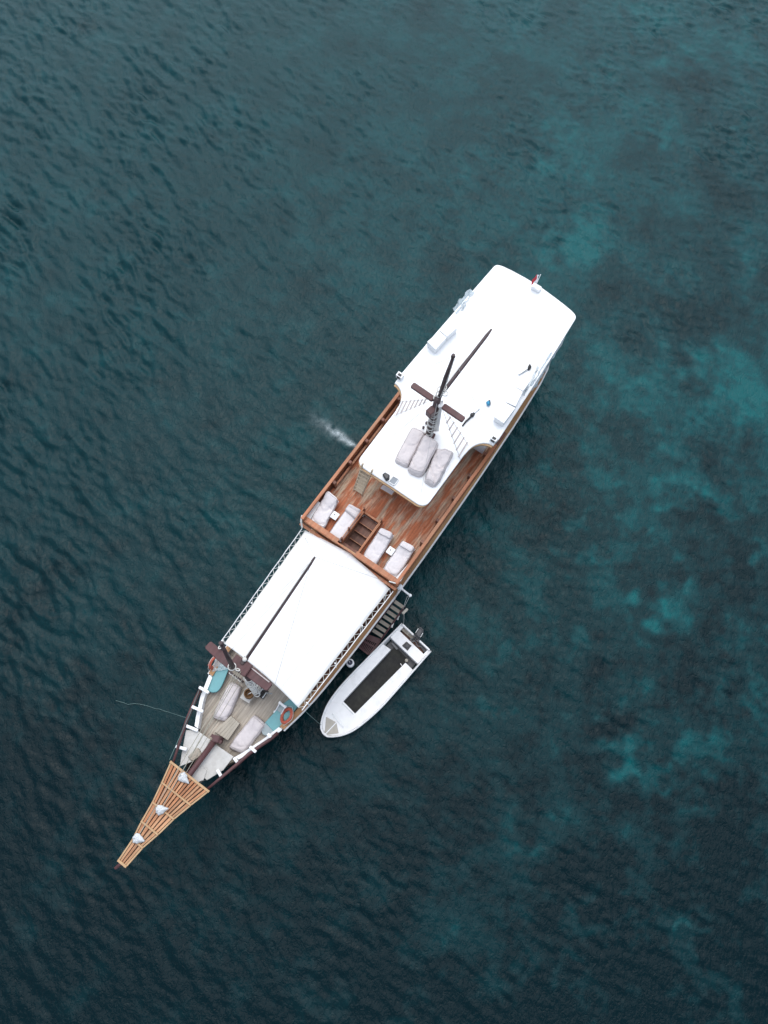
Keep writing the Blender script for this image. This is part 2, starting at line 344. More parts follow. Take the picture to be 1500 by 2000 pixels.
    fm3 = n.new('ShaderNodeMath'); fm3.operation = 'MULTIPLY'; fm3.inputs[1].default_value = .85; fm3.use_clamp = True; l.new(fm2.outputs[0], fm3.inputs[0])
    mx = n.new('ShaderNodeMix'); mx.data_type = 'RGBA'; l.new(fm3.outputs[0], mx.inputs[0])
    am = n.new('ShaderNodeAttribute'); am.attribute_name = 'far_sheen'; mk = n.new('ShaderNodeMath'); mk.operation = 'MULTIPLY'; mk.inputs[1].default_value = .5; mk.use_clamp = True; l.new(am.outputs['Fac'], mk.inputs[0])
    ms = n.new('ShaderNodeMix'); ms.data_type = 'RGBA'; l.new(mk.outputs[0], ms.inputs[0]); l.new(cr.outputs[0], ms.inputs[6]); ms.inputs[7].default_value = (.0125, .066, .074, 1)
    l.new(ms.outputs[2], mx.inputs[6]); mx.inputs[7].default_value = (.55, .62, .64, 1)
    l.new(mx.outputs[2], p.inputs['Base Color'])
    # capillary ripples
    mp = n.new('ShaderNodeMapping'); mp.inputs['Rotation'].default_value = (0, 0, R(-40)); mp.inputs['Scale'].default_value = (1.5, 1, 1); l.new(g.outputs['Position'], mp.inputs['Vector'])
    b1 = n.new('ShaderNodeTexNoise'); b1.inputs['Scale'].default_value = 3.8; b1.inputs['Detail'].default_value = 3; b1.inputs['Roughness'].default_value = .55; b1.inputs['Distortion'].default_value = .8
    l.new(mp.outputs[0], b1.inputs['Vector'])
    # thin crest lines like net over the ripples
    ab = n.new('ShaderNodeMath'); ab.operation = 'SUBTRACT'; ab.inputs[1].default_value = .5; l.new(b1.outputs['Fac'], ab.inputs[0])
    ab2 = n.new('ShaderNodeMath'); ab2.operation = 'ABSOLUTE'; l.new(ab.outputs[0], ab2.inputs[0])
    ab3 = n.new('ShaderNodeMath'); ab3.operation = 'MULTIPLY_ADD'; ab3.inputs[1].default_value = -.4; l.new(ab2.outputs[0], ab3.inputs[0]); l.new(b1.outputs['Fac'], ab3.inputs[2])
    bp = n.new('ShaderNodeBump'); bp.inputs['Strength'].default_value = 1.0; bp.inputs['Distance'].default_value = .048; l.new(ab3.outputs[0], bp.inputs['Height'])
    l.new(bp.outputs[0], p.inputs['Normal']); l.new(bp.outputs[0], vs.inputs[0])
    me.materials.append(m)
    o = bpy.data.objects.new('sea', me); C.objects.link(o); o['kind'] = 'structure'
build_water()

# ------------------------------------------------------------------ SHIP: hull
ship = thing('sailing_ship', 'long wooden two-masted sailing ship with white roof, white awning and slatted bow platform', 'ship', (0, 0, 0))
def interp(x, xs, ys): return float(np.interp(x, xs, ys))
HS = [4.0, 4.6, 5.2, 6.0, 7.0, 8.0, 9.2, 10.6, 12.5, 15, 18, 21, 26, 30, 33, 34.6, 35.1]
HW = [.08, .42, .72, 1.10, 1.62, 2.05, 2.42, 2.60, 2.68, 2.80, 2.88, 2.90, 2.86, 2.76, 2.60, 2.35, 2.0]
def hw(s, sd=0): return interp(s, HS, HW)+(.2 if sd > 0 else -.12 if sd < 0 else 0)*interp(s, [5.5, 7.8, 9.5, 12], [0, 1, 1, 0])
def zg(s): return interp(s, [4, 6, 8, 10.5, 14, 24, 31, 35.2], [3.15, 2.95, 2.8, 2.65, 2.6, 2.65, 2.9, 3.2])
ss = np.concatenate([np.linspace(4.0, 10, 16), np.linspace(10.8, 33, 26), np.linspace(33.5, 35.1, 5)])
hb = MB(); rows = []
for s_ in ss:
    z = zg(s_); fl = interp(s_, [4, 8, 14, 30, 35.1], [.35, .72, .93, .93, .8])
    sh = interp(s_, [4, 6, 9], [1.2, .5, 0])
    def prof(sd):
        g = hw(s_, sd); return [(g, z, 0), (g*1.012, z-.25, 0), (g*(.25+.75*fl)+.02, z*.5, sh*.5), (g*fl, .3, sh), (g*fl*.86, -.4, sh*1.2), (g*.1, -1.3, sh*1.3)]
    rows.append([(s_+k, y, zz) for y, zz, k in prof(1)]+[(s_+k, -y, zz) for y, zz, k in prof(-1)[::-1]])
k = len(rows[0]); hb._add([p for r in rows for p in r], [(i*k+j, (i+1)*k+j, (i+1)*k+j+1, i*k+j+1) for i in range(len(rows)-1) for j in range(k-1)])
hb.f.append(tuple(range(k))[::-1]); hb.f.append(tuple((len(rows)-1)*k+j for j in range(k)))
hb.build('hull', 'hull_dark', ship, smooth=False)
def strip(name, m, s0, s1, side, off_o, off_i, zo, thick, n=24, parent=ship, zf=zg, wf=hw, **kw):
    """a plank that follows the hull side: from half width+off_o to half width+off_i"""
    b = MB(); r = []
    for i in range(n+1):
        s_ = s0+(s1-s0)*i/n; a = wf(s_, side)+off_o; c = max(wf(s_, side)+off_i, .01); z = zf(s_)+zo
        r.append([(s_, side*a, z-thick), (s_, side*a, z), (s_, side*c, z), (s_, side*c, z-thick)])
    b._add([p for q in r for p in q], [(i*4+j, (i+1)*4+j, (i+1)*4+(j+1) % 4, i*4+(j+1) % 4) for i in range(n) for j in range(4)])
    b.f += [(3, 2, 1, 0), (n*4, n*4+1, n*4+2, n*4+3)]
    return b.build(name, m, parent, **kw)
for sd in (1, -1):
    strip('rub_rail', 'white_paint', 9.0, 35.0, sd, .10, .02, -.06, .16)
    strip('cap_rail', 'tan_wood', 9.05, 35.0, sd, .03, -.24, .07, .09, 40)
    strip('bulwark', 'white_paint', 6.6, 9.0, sd, -.02, -.24, .04, .6)
    strip('bulwark', 'white_paint', 9.0, 34.8, sd, -.06, -.16, -.03, .85)
# decks below: fore deck with single planks, main deck under the awning, side deck
FZ = 2.3
fd = MB(); ls_ = np.linspace(4.2, 11.2, 18); poly = [(s_, hw(s_, 1)-.05) for s_ in ls_]+[(s_, -hw(s_, -1)+.05) for s_ in ls_[::-1]]
fd.prism(poly, FZ-.14, FZ-.03); fore_deck = fd.build('fore_deck', 'hatch_wood', ship)
unit = MB().box((0, 0, 0), (1, 1, 1)); PLK = {}
def plank(s0, s1, t0, t1, z, th, m, parent, name='plank'):
    if m not in PLK:
        o = unit.build(name, m, parent); PLK[m] = o.data
    else:
        o = bpy.data.objects.new(name, PLK[m]); C.objects.link(o); o.parent = parent
    o.location = ((s0+s1)/2, (t0+t1)/2, z-th/2); o.scale = (s1-s0, t1-t0, th); return o
t = -2.46; W = .135
while t < 2.56:
    # forward end where the hull narrows
    hwm = max(abs(t), abs(t+W))+.12
    if hwm < 2.68:
        sA = next(q_ for q_ in np.linspace(4.9, 11, 200) if hw(q_, 1 if t > 0 else -1) > hwm or q_ > 10.9)+.03
        cut = random.uniform(7.6, 9.6)
        segs = [(sA, cut-.006), (cut+.006, 11.1)] if cut-sA > .8 else [(sA, 11.1)]
        for a, b in segs: plank(a, b, t+.007, t+W-.007, FZ+random.uniform(-.004, .004), .03, 'grey_deck', fore_deck)
    t += W
md = MB(); poly = [(s_, hw(s_)-.1) for s_ in np.linspace(11.1, 34.5, 20)]; poly = poly+[(a, -b) for a, b in poly[::-1]]
md.prism(poly, 1.6, 1.72); md.build('main_deck', 'dark_red_wood', ship)
MB().box((11.12, 0, 2.0), (.06, 5.0, .62)).build('deck_step', 'dark_red_wood', ship)
# bow rails: dark poles standing out from the hull to the corners of the platform
for pl_ in ([(393,1343),(381,1367),(366,1403),(352,1445),(338,1490)], [(543,1431),(527,1444.5),(508,1457),(488,1471),(463,1493),(434,1517),(404,1542)]):
    n_ = len(pl_); pts = [S(x, y, 2.92+.68*(i/(n_-1))**1.6) for i, (x, y) in enumerate(pl_)]
    MB().tube(pts, [.09]*(n_-2)+[.075, .06], 8).build('bow_rail', 'maroon', ship, smooth=True)
# white timber heads across the bulwark
for a, b in [((375,1380),(397,1390)),((362,1417),(387,1427)),((345,1458),(366,1464)),((389,1342),(408,1353)),((529,1440),(523,1433)),((488,1458),(500,1469)),((457,1480),(467,1493)),((425,1503),(434,1518))]:
    z = 3.15; A = S(*a, z); B = S(*b, z); A.z = B.z = z+max(0, 6.5-A.x)*.12
    MB().bar(A, B, .15, .15).build('timber_head', 'white_paint', ship, bevel=.02)
# covers and fittings of the fore deck
MB().prism(pxs([(363,1426),(384,1426),(411,1445),(395,1474),(376,1487),(351,1497),(355,1471)], 3.08), 3.02, 3.08, .015).build('bow_cover', 'grey_deck_sheet', ship)
MB().prism(pxs([(421,1454),(456,1478),(436,1504),(404,1524),(381,1503),(393,1489)], 3.08), 3.02, 3.08, .015).build('bow_cover', 'grey_deck_sheet', ship)
MB().prism(pxs([(388,1492),(404,1505),(397,1524),(380,1530),(366,1514)], 3.14), 3.085, 3.14, .015).build('bow_cover', 'grey_deck_sheet', ship)
a = pxs([(418,1428),(451,1398),(468,1413),(445,1446)], 2.62); h_ = MB().prism(a, 2.3, 2.6).build('hatch', 'hatch_wood', ship)
d0, d1, d2, d3 = a
for i in range(5):
    f0, f1 = i/5+.008, (i+1)/5-.008
    MB().prism([d0.lerp(d3, f0), d1.lerp(d2, f0), d1.lerp(d2, f1), d0.lerp(d3, f1)], 2.6, 2.635).build('plank', 'hatch_wood', h_)
# bowsprit: heel post on the deck, spar running out under the platform
A = S(421, 1444, 3.25); B = Vector((.1, .05, 3.78)); T = S(224, 1697, 4.0)
bs = MB().tube([A, A.lerp(B, .5), B, T], [.15, .14, .12, .07], 8).build('bowsprit', 'maroon', ship, smooth=True)
hd = S(422, 1443, 3.4); MB().box((hd.x, hd.y, 2.9), (.34, .36, 1.1), R(20)).build('bitt', 'maroon', bs, bevel=.04)
MB().bar(Vector((hd.x+.08, hd.y, 3.3)), Vector((hd.x-.08, hd.y, 3.3)), .62, .14).build('bitt_arm', 'maroon', bs)

# ------------------------------------------------------------------ bow platform of slats
def gz(s_): return 3.7+(4.7-s_)*.13
bp = MB()
G = [(4.72, 1.22), (3.7, .93), (2.77, .69), (1.83, .54), (1.0, .345), (-.1, .26)]        # distance, half width
for sd in (1, -1):
    for (s0, w0), (s1, w1) in zip(G[:-1], G[1:]):
        bp.prism([(s0, sd*w0), (s1, sd*w1), (s1, sd*(w1-.075)), (s0, sd*(w0-.075))], [gz(s0)-.06, gz(s1)-.06]*1+[gz(s1)-.06, gz(s0)-.06], [gz(s0)+.035, gz(s1)+.035, gz(s1)+.035, gz(s0)+.035])
plat = bp.build('bow_platform', 'pale_wood', ship)
for s_, w_ in G:
    c = .5 if s_ in (4.72, -.1) else 1
    MB().box((s_+(-.055 if s_ == 4.72 else .055 if s_ == -.1 else 0), 0, gz(s_)+.055), (.11 if c == .5 else .085, 2*w_-(.0 if c == .5 else .01), .045)).build('cross_beam', 'pale_wood', plat, bevel=.006)
PITCH = .166
for (s0, w0), (s1, w1) in zip(G[:-1], G[1:]):
    n_ = max(3, round((w0+w1-.16)/PITCH)); i0, i1 = w0-.075, w1-.075
    for j in range(n_):
        f0 = (2*(j+.16)/n_-1); f1 = (2*(j+.84)/n_-1); a, b = s0-.04, s1+.04; jit = random.uniform(-.006, .006)
        MB().prism([(a, f0*i0+jit), (b, f0*i1+jit), (b, f1*i1+jit), (a, f1*i0+jit)], [gz(a)-.12, gz(b)-.12, gz(b)-.12, gz(a)-.12], [gz(a)+.028, gz(b)+.028, gz(b)+.028, gz(a)+.028]).build('slat', 'slat_wood', plat)
# dark beams that carry the slats from below
for tt, sd in ((.0, 1), (.42, 1), (-.42, -1)):
    e = 1.2 if tt else -.05
    MB().bar((4.6, tt*1.6, 3.55), (e, tt*.6, gz(e)-.16), .1, .1).build('beam', 'dark_red_wood', plat)

# ------------------------------------------------------------------ awning over the main deck
def awn(u, v):
    s_ = 10.5+(17.75+.3*(1-abs(2*v-1))-10.5)*u+(-.18*(1-u))*(2*v-1)*-1; half = 2.44+.24*u
    t_ = (2*v-1)*half; z = 4.55+.26*(1-(2*v-1)**2)-.05*math.sin(u*math.pi*5)**2*abs(2*v-1)+.012*mnoise.noise(Vector((s_*1.3, t_*3, 0)))
    if u < .12: s_ += .12*(1-u/.12)*(1-(2*v-1)**2)
    return (s_, t_, z)
ab = MB(); ab.grid(awn, 60, 30)
aw = ab.build('awning', 'canvas', ship, smooth=True)
md_ = aw.modifiers.new('thick', 'SOLIDIFY'); md_.thickness = .008
for v in (.25, .5, .75):
    MB().tube([Vector(awn(u/24, v))+Vector((0, 0, .008)) for u in range(25)], .012, 4).build('awning_seam', 'canvas', aw)
for u in (.2, .4, .6, .8):
    MB().tube([Vector(awn(u, v/16))+Vector((0, 0, .006)) for v in range(17)], .010, 4).build('awning_seam', 'canvas', aw)
for sd in (1, -1):
    v = .5+.5*sd
    edge = [Vector(awn(u/30, v)) for u in range(31)]
    rail = [p+Vector((0, sd*.23, -.05)) for p in edge]
    MB().tube(rail, .023, 6).build('awning_rail', 'white_paint', ship)
    MB().tube(edge, .02, 5).build('bolt_rope', 'rope_white', aw)
    lb = MB()
    for i in range(0, 30, 2):
        a = edge[i]; b = rail[i+1]+Vector((random.uniform(-.05, .05), 0, 0)); c = edge[i+2]
        lb.tube([a, b], .012, 4); lb.tube([b, c], .012, 4)
    lb.build('lacing', 'rope_white', aw)
    for s_ in (10.75, 13.1, 15.4, 17.5):
        MB().tube([(s_, sd*2.58, 2.6), (s_, sd*2.64, 4.5)], .04, 6).build('awning_post', 'white_paint', ship)

# ------------------------------------------------------------------ upper deck
UZ = 4.5; U0, U1 = 18.05, 28.5; UW = 2.98; TO = .06
ud = MB()
st = pxs([(703,1010),(739,1024),(703,1084),(668,1063)], UZ)
SW0, SW1 = 18.42, 20.28; ST0, ST1 = -.27, .72     # stair well
for s0, s1, t0, t1 in ((U0, SW0, -UW, UW), (SW1, U1, -UW, UW), (SW0, SW1, -UW, ST0), (SW0, SW1, ST1, UW)):
    ud.box(((s0+s1)/2, (t0+t1)/2+TO, UZ-.11), (s1-s0-.001, t1-t0-.001, .14))
upper = ud.build('upper_deck', 'dark_red_wood', ship)
t = -UW+.16; W = .142
while t < UW-.14:
    m0 = U0+.34; cuts = []
    x = m0+random.uniform(1.2, 3.2)
    while x < U1-1: cuts.append(x); x += random.uniform(2.4, 3.6)
    pts_ = [m0]+cuts+[U1]; tc = t+W/2
    for a, b in zip(pts_[:-1], pts_[1:]):
        if ST0-.02 < tc < ST1+.02:
            if b <= SW1+.1: continue
            if a < SW1: a = SW1+.03
            if b-a < .05: continue
        plank(a+.006, b-.006, t+.006+TO, t+W-.006+TO, UZ+random.uniform(-.004, .004), .035, 'red_deck', upper)
    t += W
# cabin below the upper deck
MB().box((24.4, 0, 3.4), (7.6, 5.1, 1.95)).build('lower_cabin', 'white_paint', ship)
# bulwark and rails of the upper deck
for sd in (1, -1):
    y = sd*UW+TO; en = 27.2
    MB().box(((U0+en)/2, y+sd*.02, UZ+.22), (en-U0, .05, .72)).build('bulwark_panel', 'red_wood', ship)
    MB().box(((U0+en)/2, y-sd*.02, 5.3), (en-U0+.1, .17, .06)).build('hand_rail', 'red_wood', ship, bevel=.015)
    MB().box(((U0+en)/2+1.25, y-sd*.24, 4.84), (en-U0-2.6, .10, .05)).build('rail_ledge', 'red_wood', ship, bevel=.01)
    for s_ in (20.6, 22.0, 23.5, 25.0, 26.5):
        MB().box((s_, y-sd*.17, 4.88), (.16, .20, .78)).build('rail_post', 'dark_red_wood', ship)
MB().box((U0+.02, TO, 4.75), (.06, 2*UW+.04, .7)).build('bulwark_panel', 'red_wood', ship)
for t0, t1 in ((-UW-.08, ST0-.06), (ST1+.06, UW+.08)):
    MB().box((U0+.10, (t0+t1)/2+TO, 5.05), (.30, t1-t0, .06)).build('front_bench', 'red_wood', ship, bevel=.015)
    MB().box((U0-.17, (t0+t1)/2+TO, 4.66), (.16, t1-t0, .05)).build('front_ledge', 'red_wood', ship, bevel=.01)
for s_, t_ in ((U0+.1, UW-.03), (U0+.1, -UW+.15)):
    MB().box((s_, t_+TO, 5.1), (.2, .2, .16)).build('corner_post', 'red_wood', ship, bevel=.03)
MB().tube([S(590, 1006, 5.2), S(588, 1018, 5.1), S(590, 1030, 4.8)], .05, 6).build('rope_coil', 'rope_white', ship)
MB().tube([S(760, 1136, 5.2)+Vector((0, 0, .06)), S(772, 1140, 5.2)+Vector((0, 0, .1)), S(782, 1135, 5.2)+Vector((0, 0, .08)), S(790, 1120, 5.2)], .035, 6).build('rope_coil', 'rope_white', ship)

# companionway stairs
stc = MB()
for t_ in (ST0-.04, ST1+.04):
    stc.box(((SW0+SW1)/2, t_, 4.62), (SW1-SW0+.2, .08, .32))
stairs = stc.build('stairs', 'red_wood', ship)
MB().box((SW1+.03, (ST0+ST1)/2, 4.58), (.09, ST1-ST0+.14, .22)).build('stair_coaming', 'red_wood', stairs)
for i in range(4):
    z = 4.3-i*.24; s_ = SW1-.25-i*.445
    MB().box((s_, (ST0+ST1)/2, z), (.46, ST1-ST0-.02, .045)).build('step', 'dark_red_wood', stairs, bevel=.008)
    MB().box((s_-.225, (ST0+ST1)/2, z+.006), (.04, ST1-ST0-.03, .055)).build('step_nosing', 'red_wood', stairs)
for s_, t_ in ((SW1+.08, ST0-.05), (SW1+.08, ST1+.05), (SW0-.05, ST1+.05), (SW0+.6, ST1+.06)):
    MB().box((s_, t_, 4.85), (.09, .09, .75)).build('newel_post', 'dark_red_wood', stairs)
MB().tube([(SW1+.08, ST1+.06, 5.2), (SW0-.05, ST1+.06, 5.05)], .03, 6).build('stair_rail', 'red_wood', stairs)
MB().tube([(SW1+.08, ST0-.06, 5.2), (SW0-.05, ST0-.06, 5.05)], .03, 6).build('stair_rail', 'red_wood', stairs)
MB().box((SW0-.22, (ST0+ST1)/2, 4.58), (.08, 1.1, .06)).build('stair_sill', 'pale_wood', stairs)

# ------------------------------------------------------------------ wheelhouse and the white roof
RZ = 7.0
pl = [(21.62, 0), (21.60, 1.65), (21.62, 1.80), (21.68, 1.93), (21.78, 2.04), (21.9, 2.10), (22.05, 2.12), (23.5, 2.13), (25.15, 2.13)]
for i in range(9):
    a = i/8*math.pi/2; pl.append((25.2+1.2*math.sin(a)**.9, 3.08-.93*math.cos(a)))
pl += [(26.86, 3.12), (30.0, 2.99), (33.0, 2.83), (35.3, 2.70), (35.42, 2.68), (35.52, 2.61), (35.59, 2.48), (35.64, 2.25), (35.69, 1.7), (35.72, 1.0), (35.72, 0)]
pr = []
for s_, t_ in pl: pr.append((s_ if s_ < 34 else s_-.02-abs(t_)*.09, -t_*.985))
poly = pl+pr[::-1][1:-1]
MB().prism(poly, RZ-.1, RZ, .03).build('roof', 'roof_paint', ship)
MB().prism([(s_*.995+.02, t_*.99) for s_, t_ in poly], RZ-.2, RZ-.101).build('roof_rim', 'pale_wood', ship)
MB().box((24.6, 0, 5.7), (3.6, 3.5, 2.3)).build('wheelhouse', 'white_paint', ship)
MB().box((30.9, .05, 5.45), (8.4, 5.1, 2.8)).build('aft_cabin', 'white_paint', ship)
for t_ in (-1.2, -.4, .4, 1.2):
    MB().box((22.79, t_, 6.1), (.03, .62, .7)).build('window', 'dark_grey', ship)
for sd in (1, -1):
    for i in range(5): MB().box((28+i*1.5, sd*2.57+.05, 6.0), (.9, .03, .7)).build('window', 'dark_grey', ship)
    p = S(781, 737, RZ) if sd > 0 else S(964, 860, RZ)
    MB().box((p.x, p.y, RZ+.16), (.26, .34, .3)).build('navigation_light', 'white_paint', ship)
    MB().box((p.x-.135, p.y, RZ+.16), (.012, .2, .2)).build('navigation_lamp', 'black', ship)
    MB().box((p.x-.02, p.y-.0, RZ+.315), (.14, .2, .012)).build('navigation_lamp', 'black', ship)
# stern: flagstaff block
p = S(1048, 563, RZ); MB().box((p.x-.06, p.y, RZ+.1), (.34, .5, .24)).build('stern_bracket', 'white_paint', ship, bevel=.03)

# ------------------------------------------------------------------ masts
def mast(foot, top, tip, r0, cross_z, cross_t, cross_w):
    foot = Vector(foot); top = Vector(top); tip = Vector(tip)
    m = MB().tube([foot, foot.lerp(top, .5), top], [r0, r0*.95, r0*.85], 12).build('mast', 'spar', ship, smooth=True)
    MB().tube([top+Vector((.05, .0, -.7)), top.lerp(tip, .5), tip], [r0*.62, r0*.5, r0*.34], 10).build('topmast', 'spar', m, smooth=True)
    MB().tube([tip, tip+Vector((0, 0, .18))], [r0*.55, r0*.4], 8).build('truck', 'spar', m)
    return m
# fore mast
FF = Vector((9.80, 0, FZ)); FT = Vector((10.2, .02, 9.0)); FP = Vector((10.55, .12, 13.6))
fm = MB().tube([FF, FF.lerp(FT, .5), FT+Vector((0, .05, -.05))], [.17, .16, .145], 12).build('mast', 'spar', ship, smooth=True)
TB, TT = S(456, 1305, 9.0), S(432, 1257, 12.6)
MB().tube([TB, TB.lerp(TT, .5), TT], [.12, .10, .075], 10).build('topmast', 'spar', fm, smooth=True)
MB().tube([TT, TT+Vector((0, 0, .16))], [.11, .08], 8).build('truck', 'spar', fm)
A = S(409, 1263, 9.0); B = S(523, 1342, 9.0); A.z = B.z = 9.0; mid = A.lerp(B, .47)
dv = (B-A).normalized(); sdv = Vector((-dv.y, dv.x, 0))
def plankshape(a, b, wa, wm, th):
    a = Vector(a); b = Vector(b); d = (b-a).normalized(); n_ = Vector((-d.y, d.x, 0))
    L_ = (b-a).length; pts = []
    for f, ww in ((0, wa*.7), (.04, wa), (.5, wm), (.96, wa), (1, wa*.7)):
        pts.append((a+d*L_*f, ww))
    return [(p+n_*(ww/2)).xy for p, ww in pts]+[(p-n_*(ww/2)).xy for p, ww in pts[::-1]]
CL0, CL1 = S(405, 1258, 8.95), S(450, 1299, 8.95); CR0, CR1 = S(460, 1290, 9.0), S(527, 1343, 9.0)
MB().prism(plankshape(CL0, CL1, .40, .44, 0), 8.8, 8.94, .02).build('crosstree', 'maroon', fm)
MB().prism(plankshape(CR0, CR1, .42, .50, 0), 8.86, 9.02, .02).build('crosstree', 'maroon', fm)
MB().bar(CR0.lerp(CR1, .08)+Vector((.17, 0, .04)), CR0.lerp(CR1, .92)+Vector((.17, 0, .04)), .05, .05).build('batten', 'ratline_wood', fm)
q = mid-dv*.02
MB().box((FT.x+.05, FT.y+.1, 9.1), (.62, .9, .24), math.atan2(dv.y, dv.x)+math.pi/2).build('mast_cap', 'maroon', fm, bevel=.03)
rg = MB()
for i in range(9):
    f = .12+.6*i/9; c = FF.lerp(FT, f); rg.ring(c, .19+.03*random.random(), .028, (random.uniform(-.4, .4), random.uniform(-.4, .4), 1), 14, 5)
for i in range(7):
    f = .15+.6*i/8; c = FF.lerp(FT, f)+Vector((-.16, -.12, 0)); rg.ring(c, .14+.05*random.random(), .022, (random.uniform(-.5, -.2), random.uniform(-1, -.2), .6), 14, 5, 1.5)
rg.build('rope_lashing', 'rope_white', fm)
for c_, r_, n_ in ((S(453, 1302, 9.25), .17, (.1, .1, 1)), (S(464, 1308, 9.3), .10, (.5, .1, .3)), (S(430, 1264, 9.12), .09, (.2, .9, 1)), (S(480, 1313, 9.1), .08, (.1, .6, .3))):
    MB().ring(c_, r_, .026, n_, 16, 6).build('rope_loop', 'rope_white', fm, smooth=True)
gb0 = S(474, 1297, 9.1); gb1 = S(615, 1088, 10.0)
MB().tube([gb0, gb0.lerp(gb1, .06), gb0.lerp(gb1, .93), gb1], [.05, .08, .075, .045], 8).build('gaff', 'spar', fm, smooth=True)
MB().tube([gb0+Vector((.1, .06, .13)), gb1+Vector((-.25, .02, .1))], .024, 5).build('gaff_line', 'rope_white', fm)
MB().box(gb0+Vector((.15, .02, .05)), (.42, .2, .2), 0).build('gaff_jaw', 'spar', fm, bevel=.03)
bl = S(478, 1288, 9.3); MB().lathe(bl, [(.05, -.09), (.1, -.05), (.1, .05), (.05, .09)], 10).build('block', 'rope_white', fm, smooth=True)
# main mast
MF = Vector((24.97, -.04, RZ)); MT = Vector((25.5, .02, 10.3)); MP = S(885, 697, 13.2)
mm = mast(MF, MT, MP, .19, 10, 0, 0)
A = S(805, 751, 10.0); B = S(906, 820, 10.0)
a1 = A.lerp(B, .44); b1 = A.lerp(B, .56)
MB().prism(plankshape(A, A.lerp(B, .42), .30, .31, 0), 9.9, 10.04, .02).build('crosstree', 'maroon', mm)
MB().prism(plankshape(A.lerp(B, .60), B, .30, .31, 0), 9.9, 10.04, .02).build('crosstree', 'maroon', mm)
MB().prism(plankshape(A.lerp(B, .36), A.lerp(B, .66), .10, .10, 0), 9.86, 9.94).build('crosstree_beam', 'spar', mm)
MB().box((25.05, .05, 9.55), (.42, .34, .5), R(-12)).build('mast_cap', 'maroon', mm, bevel=.03)
MB().box((MF.x-.02, MF.y-.06, 7.1), (.36, .5, .2), R(10)).build('mast_collar', 'maroon', mm, bevel=.02)
rg = MB()
for i in range(11):
    f = .05+.72*i/11; c = MF.lerp(MT, f); rg.ring(c, .215, .022, (random.uniform(-.5, .5), random.uniform(-.5, .5), 1), 14, 5)
for c, rr in ((S(862, 762, 10.6), .2), (S(868, 768, 10.5), .17), (S(858, 770, 10.4), .15), (S(852, 777, 10.2), .12), (S(866, 757, 10.8), .15)):
    MB().ring(c, rr, .03, (random.uniform(-.4, .4), random.uniform(-.4, .4), 1), 16, 6).build('rope_loop', 'rope_white', mm, smooth=True)
rg.build('rope_lashing', 'rope_white', mm)
fb = MB()
for i in range(6): fb.tube([S(859+i*1.2, 785-i*.6, 9.9), S(852+i*1.6, 815, 8.6), S(846+i*2.0, 842, 7.2)], .024, 5)
fb.build('furled_cloth', 'canvas', mm, smooth=True)
MB().cushion([S(852, 784, 9.95), S(864, 786, 9.95), S(868, 797, 9.95), S(856, 797, 9.95)], 9.92, .12, 31, .04, 12, 10).build('sail_tie', 'canvas', mm, smooth=True)
g0 = S(866, 765, 10.3); g1 = S(960, 643, 10.6)
MB().tube([g0, g0.lerp(g1, .06), g0.lerp(g1, .9), g1], [.06, .10, .085, .045], 8).build('gaff', 'spar', mm, smooth=True)
MB().tube([g0+Vector((.1, .13, .1)), g0.lerp(g1, .55)+Vector((0, .08, .08))], .02, 5).build('gaff_line', 'rope_white', mm)
tl = MB(); d_ = MP-MT
for k_ in range(3): tl.tube([MT+Vector((.1, -.08+.05*k_, .1)), MT.lerp(MP, .5)+Vector((.03, -.13+.03*k_, 0)), MP+Vector((.02, -.06, -.15))], .017, 5)
tl.build('halyard', 'rope_white', mm)
for c in (S(827, 835, RZ+.1), S(850, 838, RZ+.1), S(833, 826, RZ+.1)): MB().lathe((c.x, c.y, RZ), [(.06, 0), (.04, .1), (.07, .16), (.05, .2)], 8).build('cleat', 'spar', mm)
# ratlines: two shrouds a side with wooden rungs
def ratlines(bots, top, rungs):
    a, b = bots; rt = MB().tube([a, a.lerp(top, .9)], .014, 4)
    rt.tube([b, b.lerp(top, .9)], .014, 4); o = rt.build('shroud', 'thin_line', ship)
    for f in rungs:
        MB().bar(a.lerp(top, f)+Vector((-.06, 0, 0)), b.lerp(top, f)+Vector((.06, 0, 0)), .07, .03).build('rung', 'ratline_wood', o)
TL = MT+Vector((0, .15, -.2)); TR = MT+Vector((0, -.15, -.2))
def z_mix(pA, pB, zb): return S(*pA, zb), S(*pB, zb)
ratlines((S(769, 812, RZ), S(781, 785, RZ)), TL, [.08, .2, .32, .43, .54, .65, .75])
ratlines((S(899, 897, RZ), S(915, 870, RZ)), TR, [.06, .18, .30, .42, .54, .66])
# standing lines
def line(name, pts, r=.009, m='thin_line', parent=ship): return MB().tube(pts, r, 4).build(name, m, parent)
line('stay', [gb1, Vector(awn(.02, .96))]); line('stay', [gb1+Vector((-.3, 0, 0)), Vector(awn(.0, .9))]); line('stay', [gb1, Vector(awn(.95, .96))])
line('stay', [gb1, Vector((17.9, -2.2, 4.6))]); line('stay', [gb1+Vector((-.3, 0, 0)), Vector((10.5, -.9, 4.8))])
line('stay', [S(590, 1384, 2.8), Vector((10.4, -2.0, 4.55))])
line('stay', [g1, S(866, 638, RZ+.1)]); line('stay', [MP, Vector((26.8, 3.0, RZ))]); line('stay', [MP, Vector((26.6, -2.9, RZ))])
line('stay', [g0+Vector((.1, 0, 0)), S(893, 830, RZ)]); line('stay', [MT, Vector((21.9, -1.6, RZ))]); line('stay', [MT, Vector((21.9, 1.9, RZ))])
line('stay', [S(705, 905, RZ), S(701, 900, 5.3)], .02)
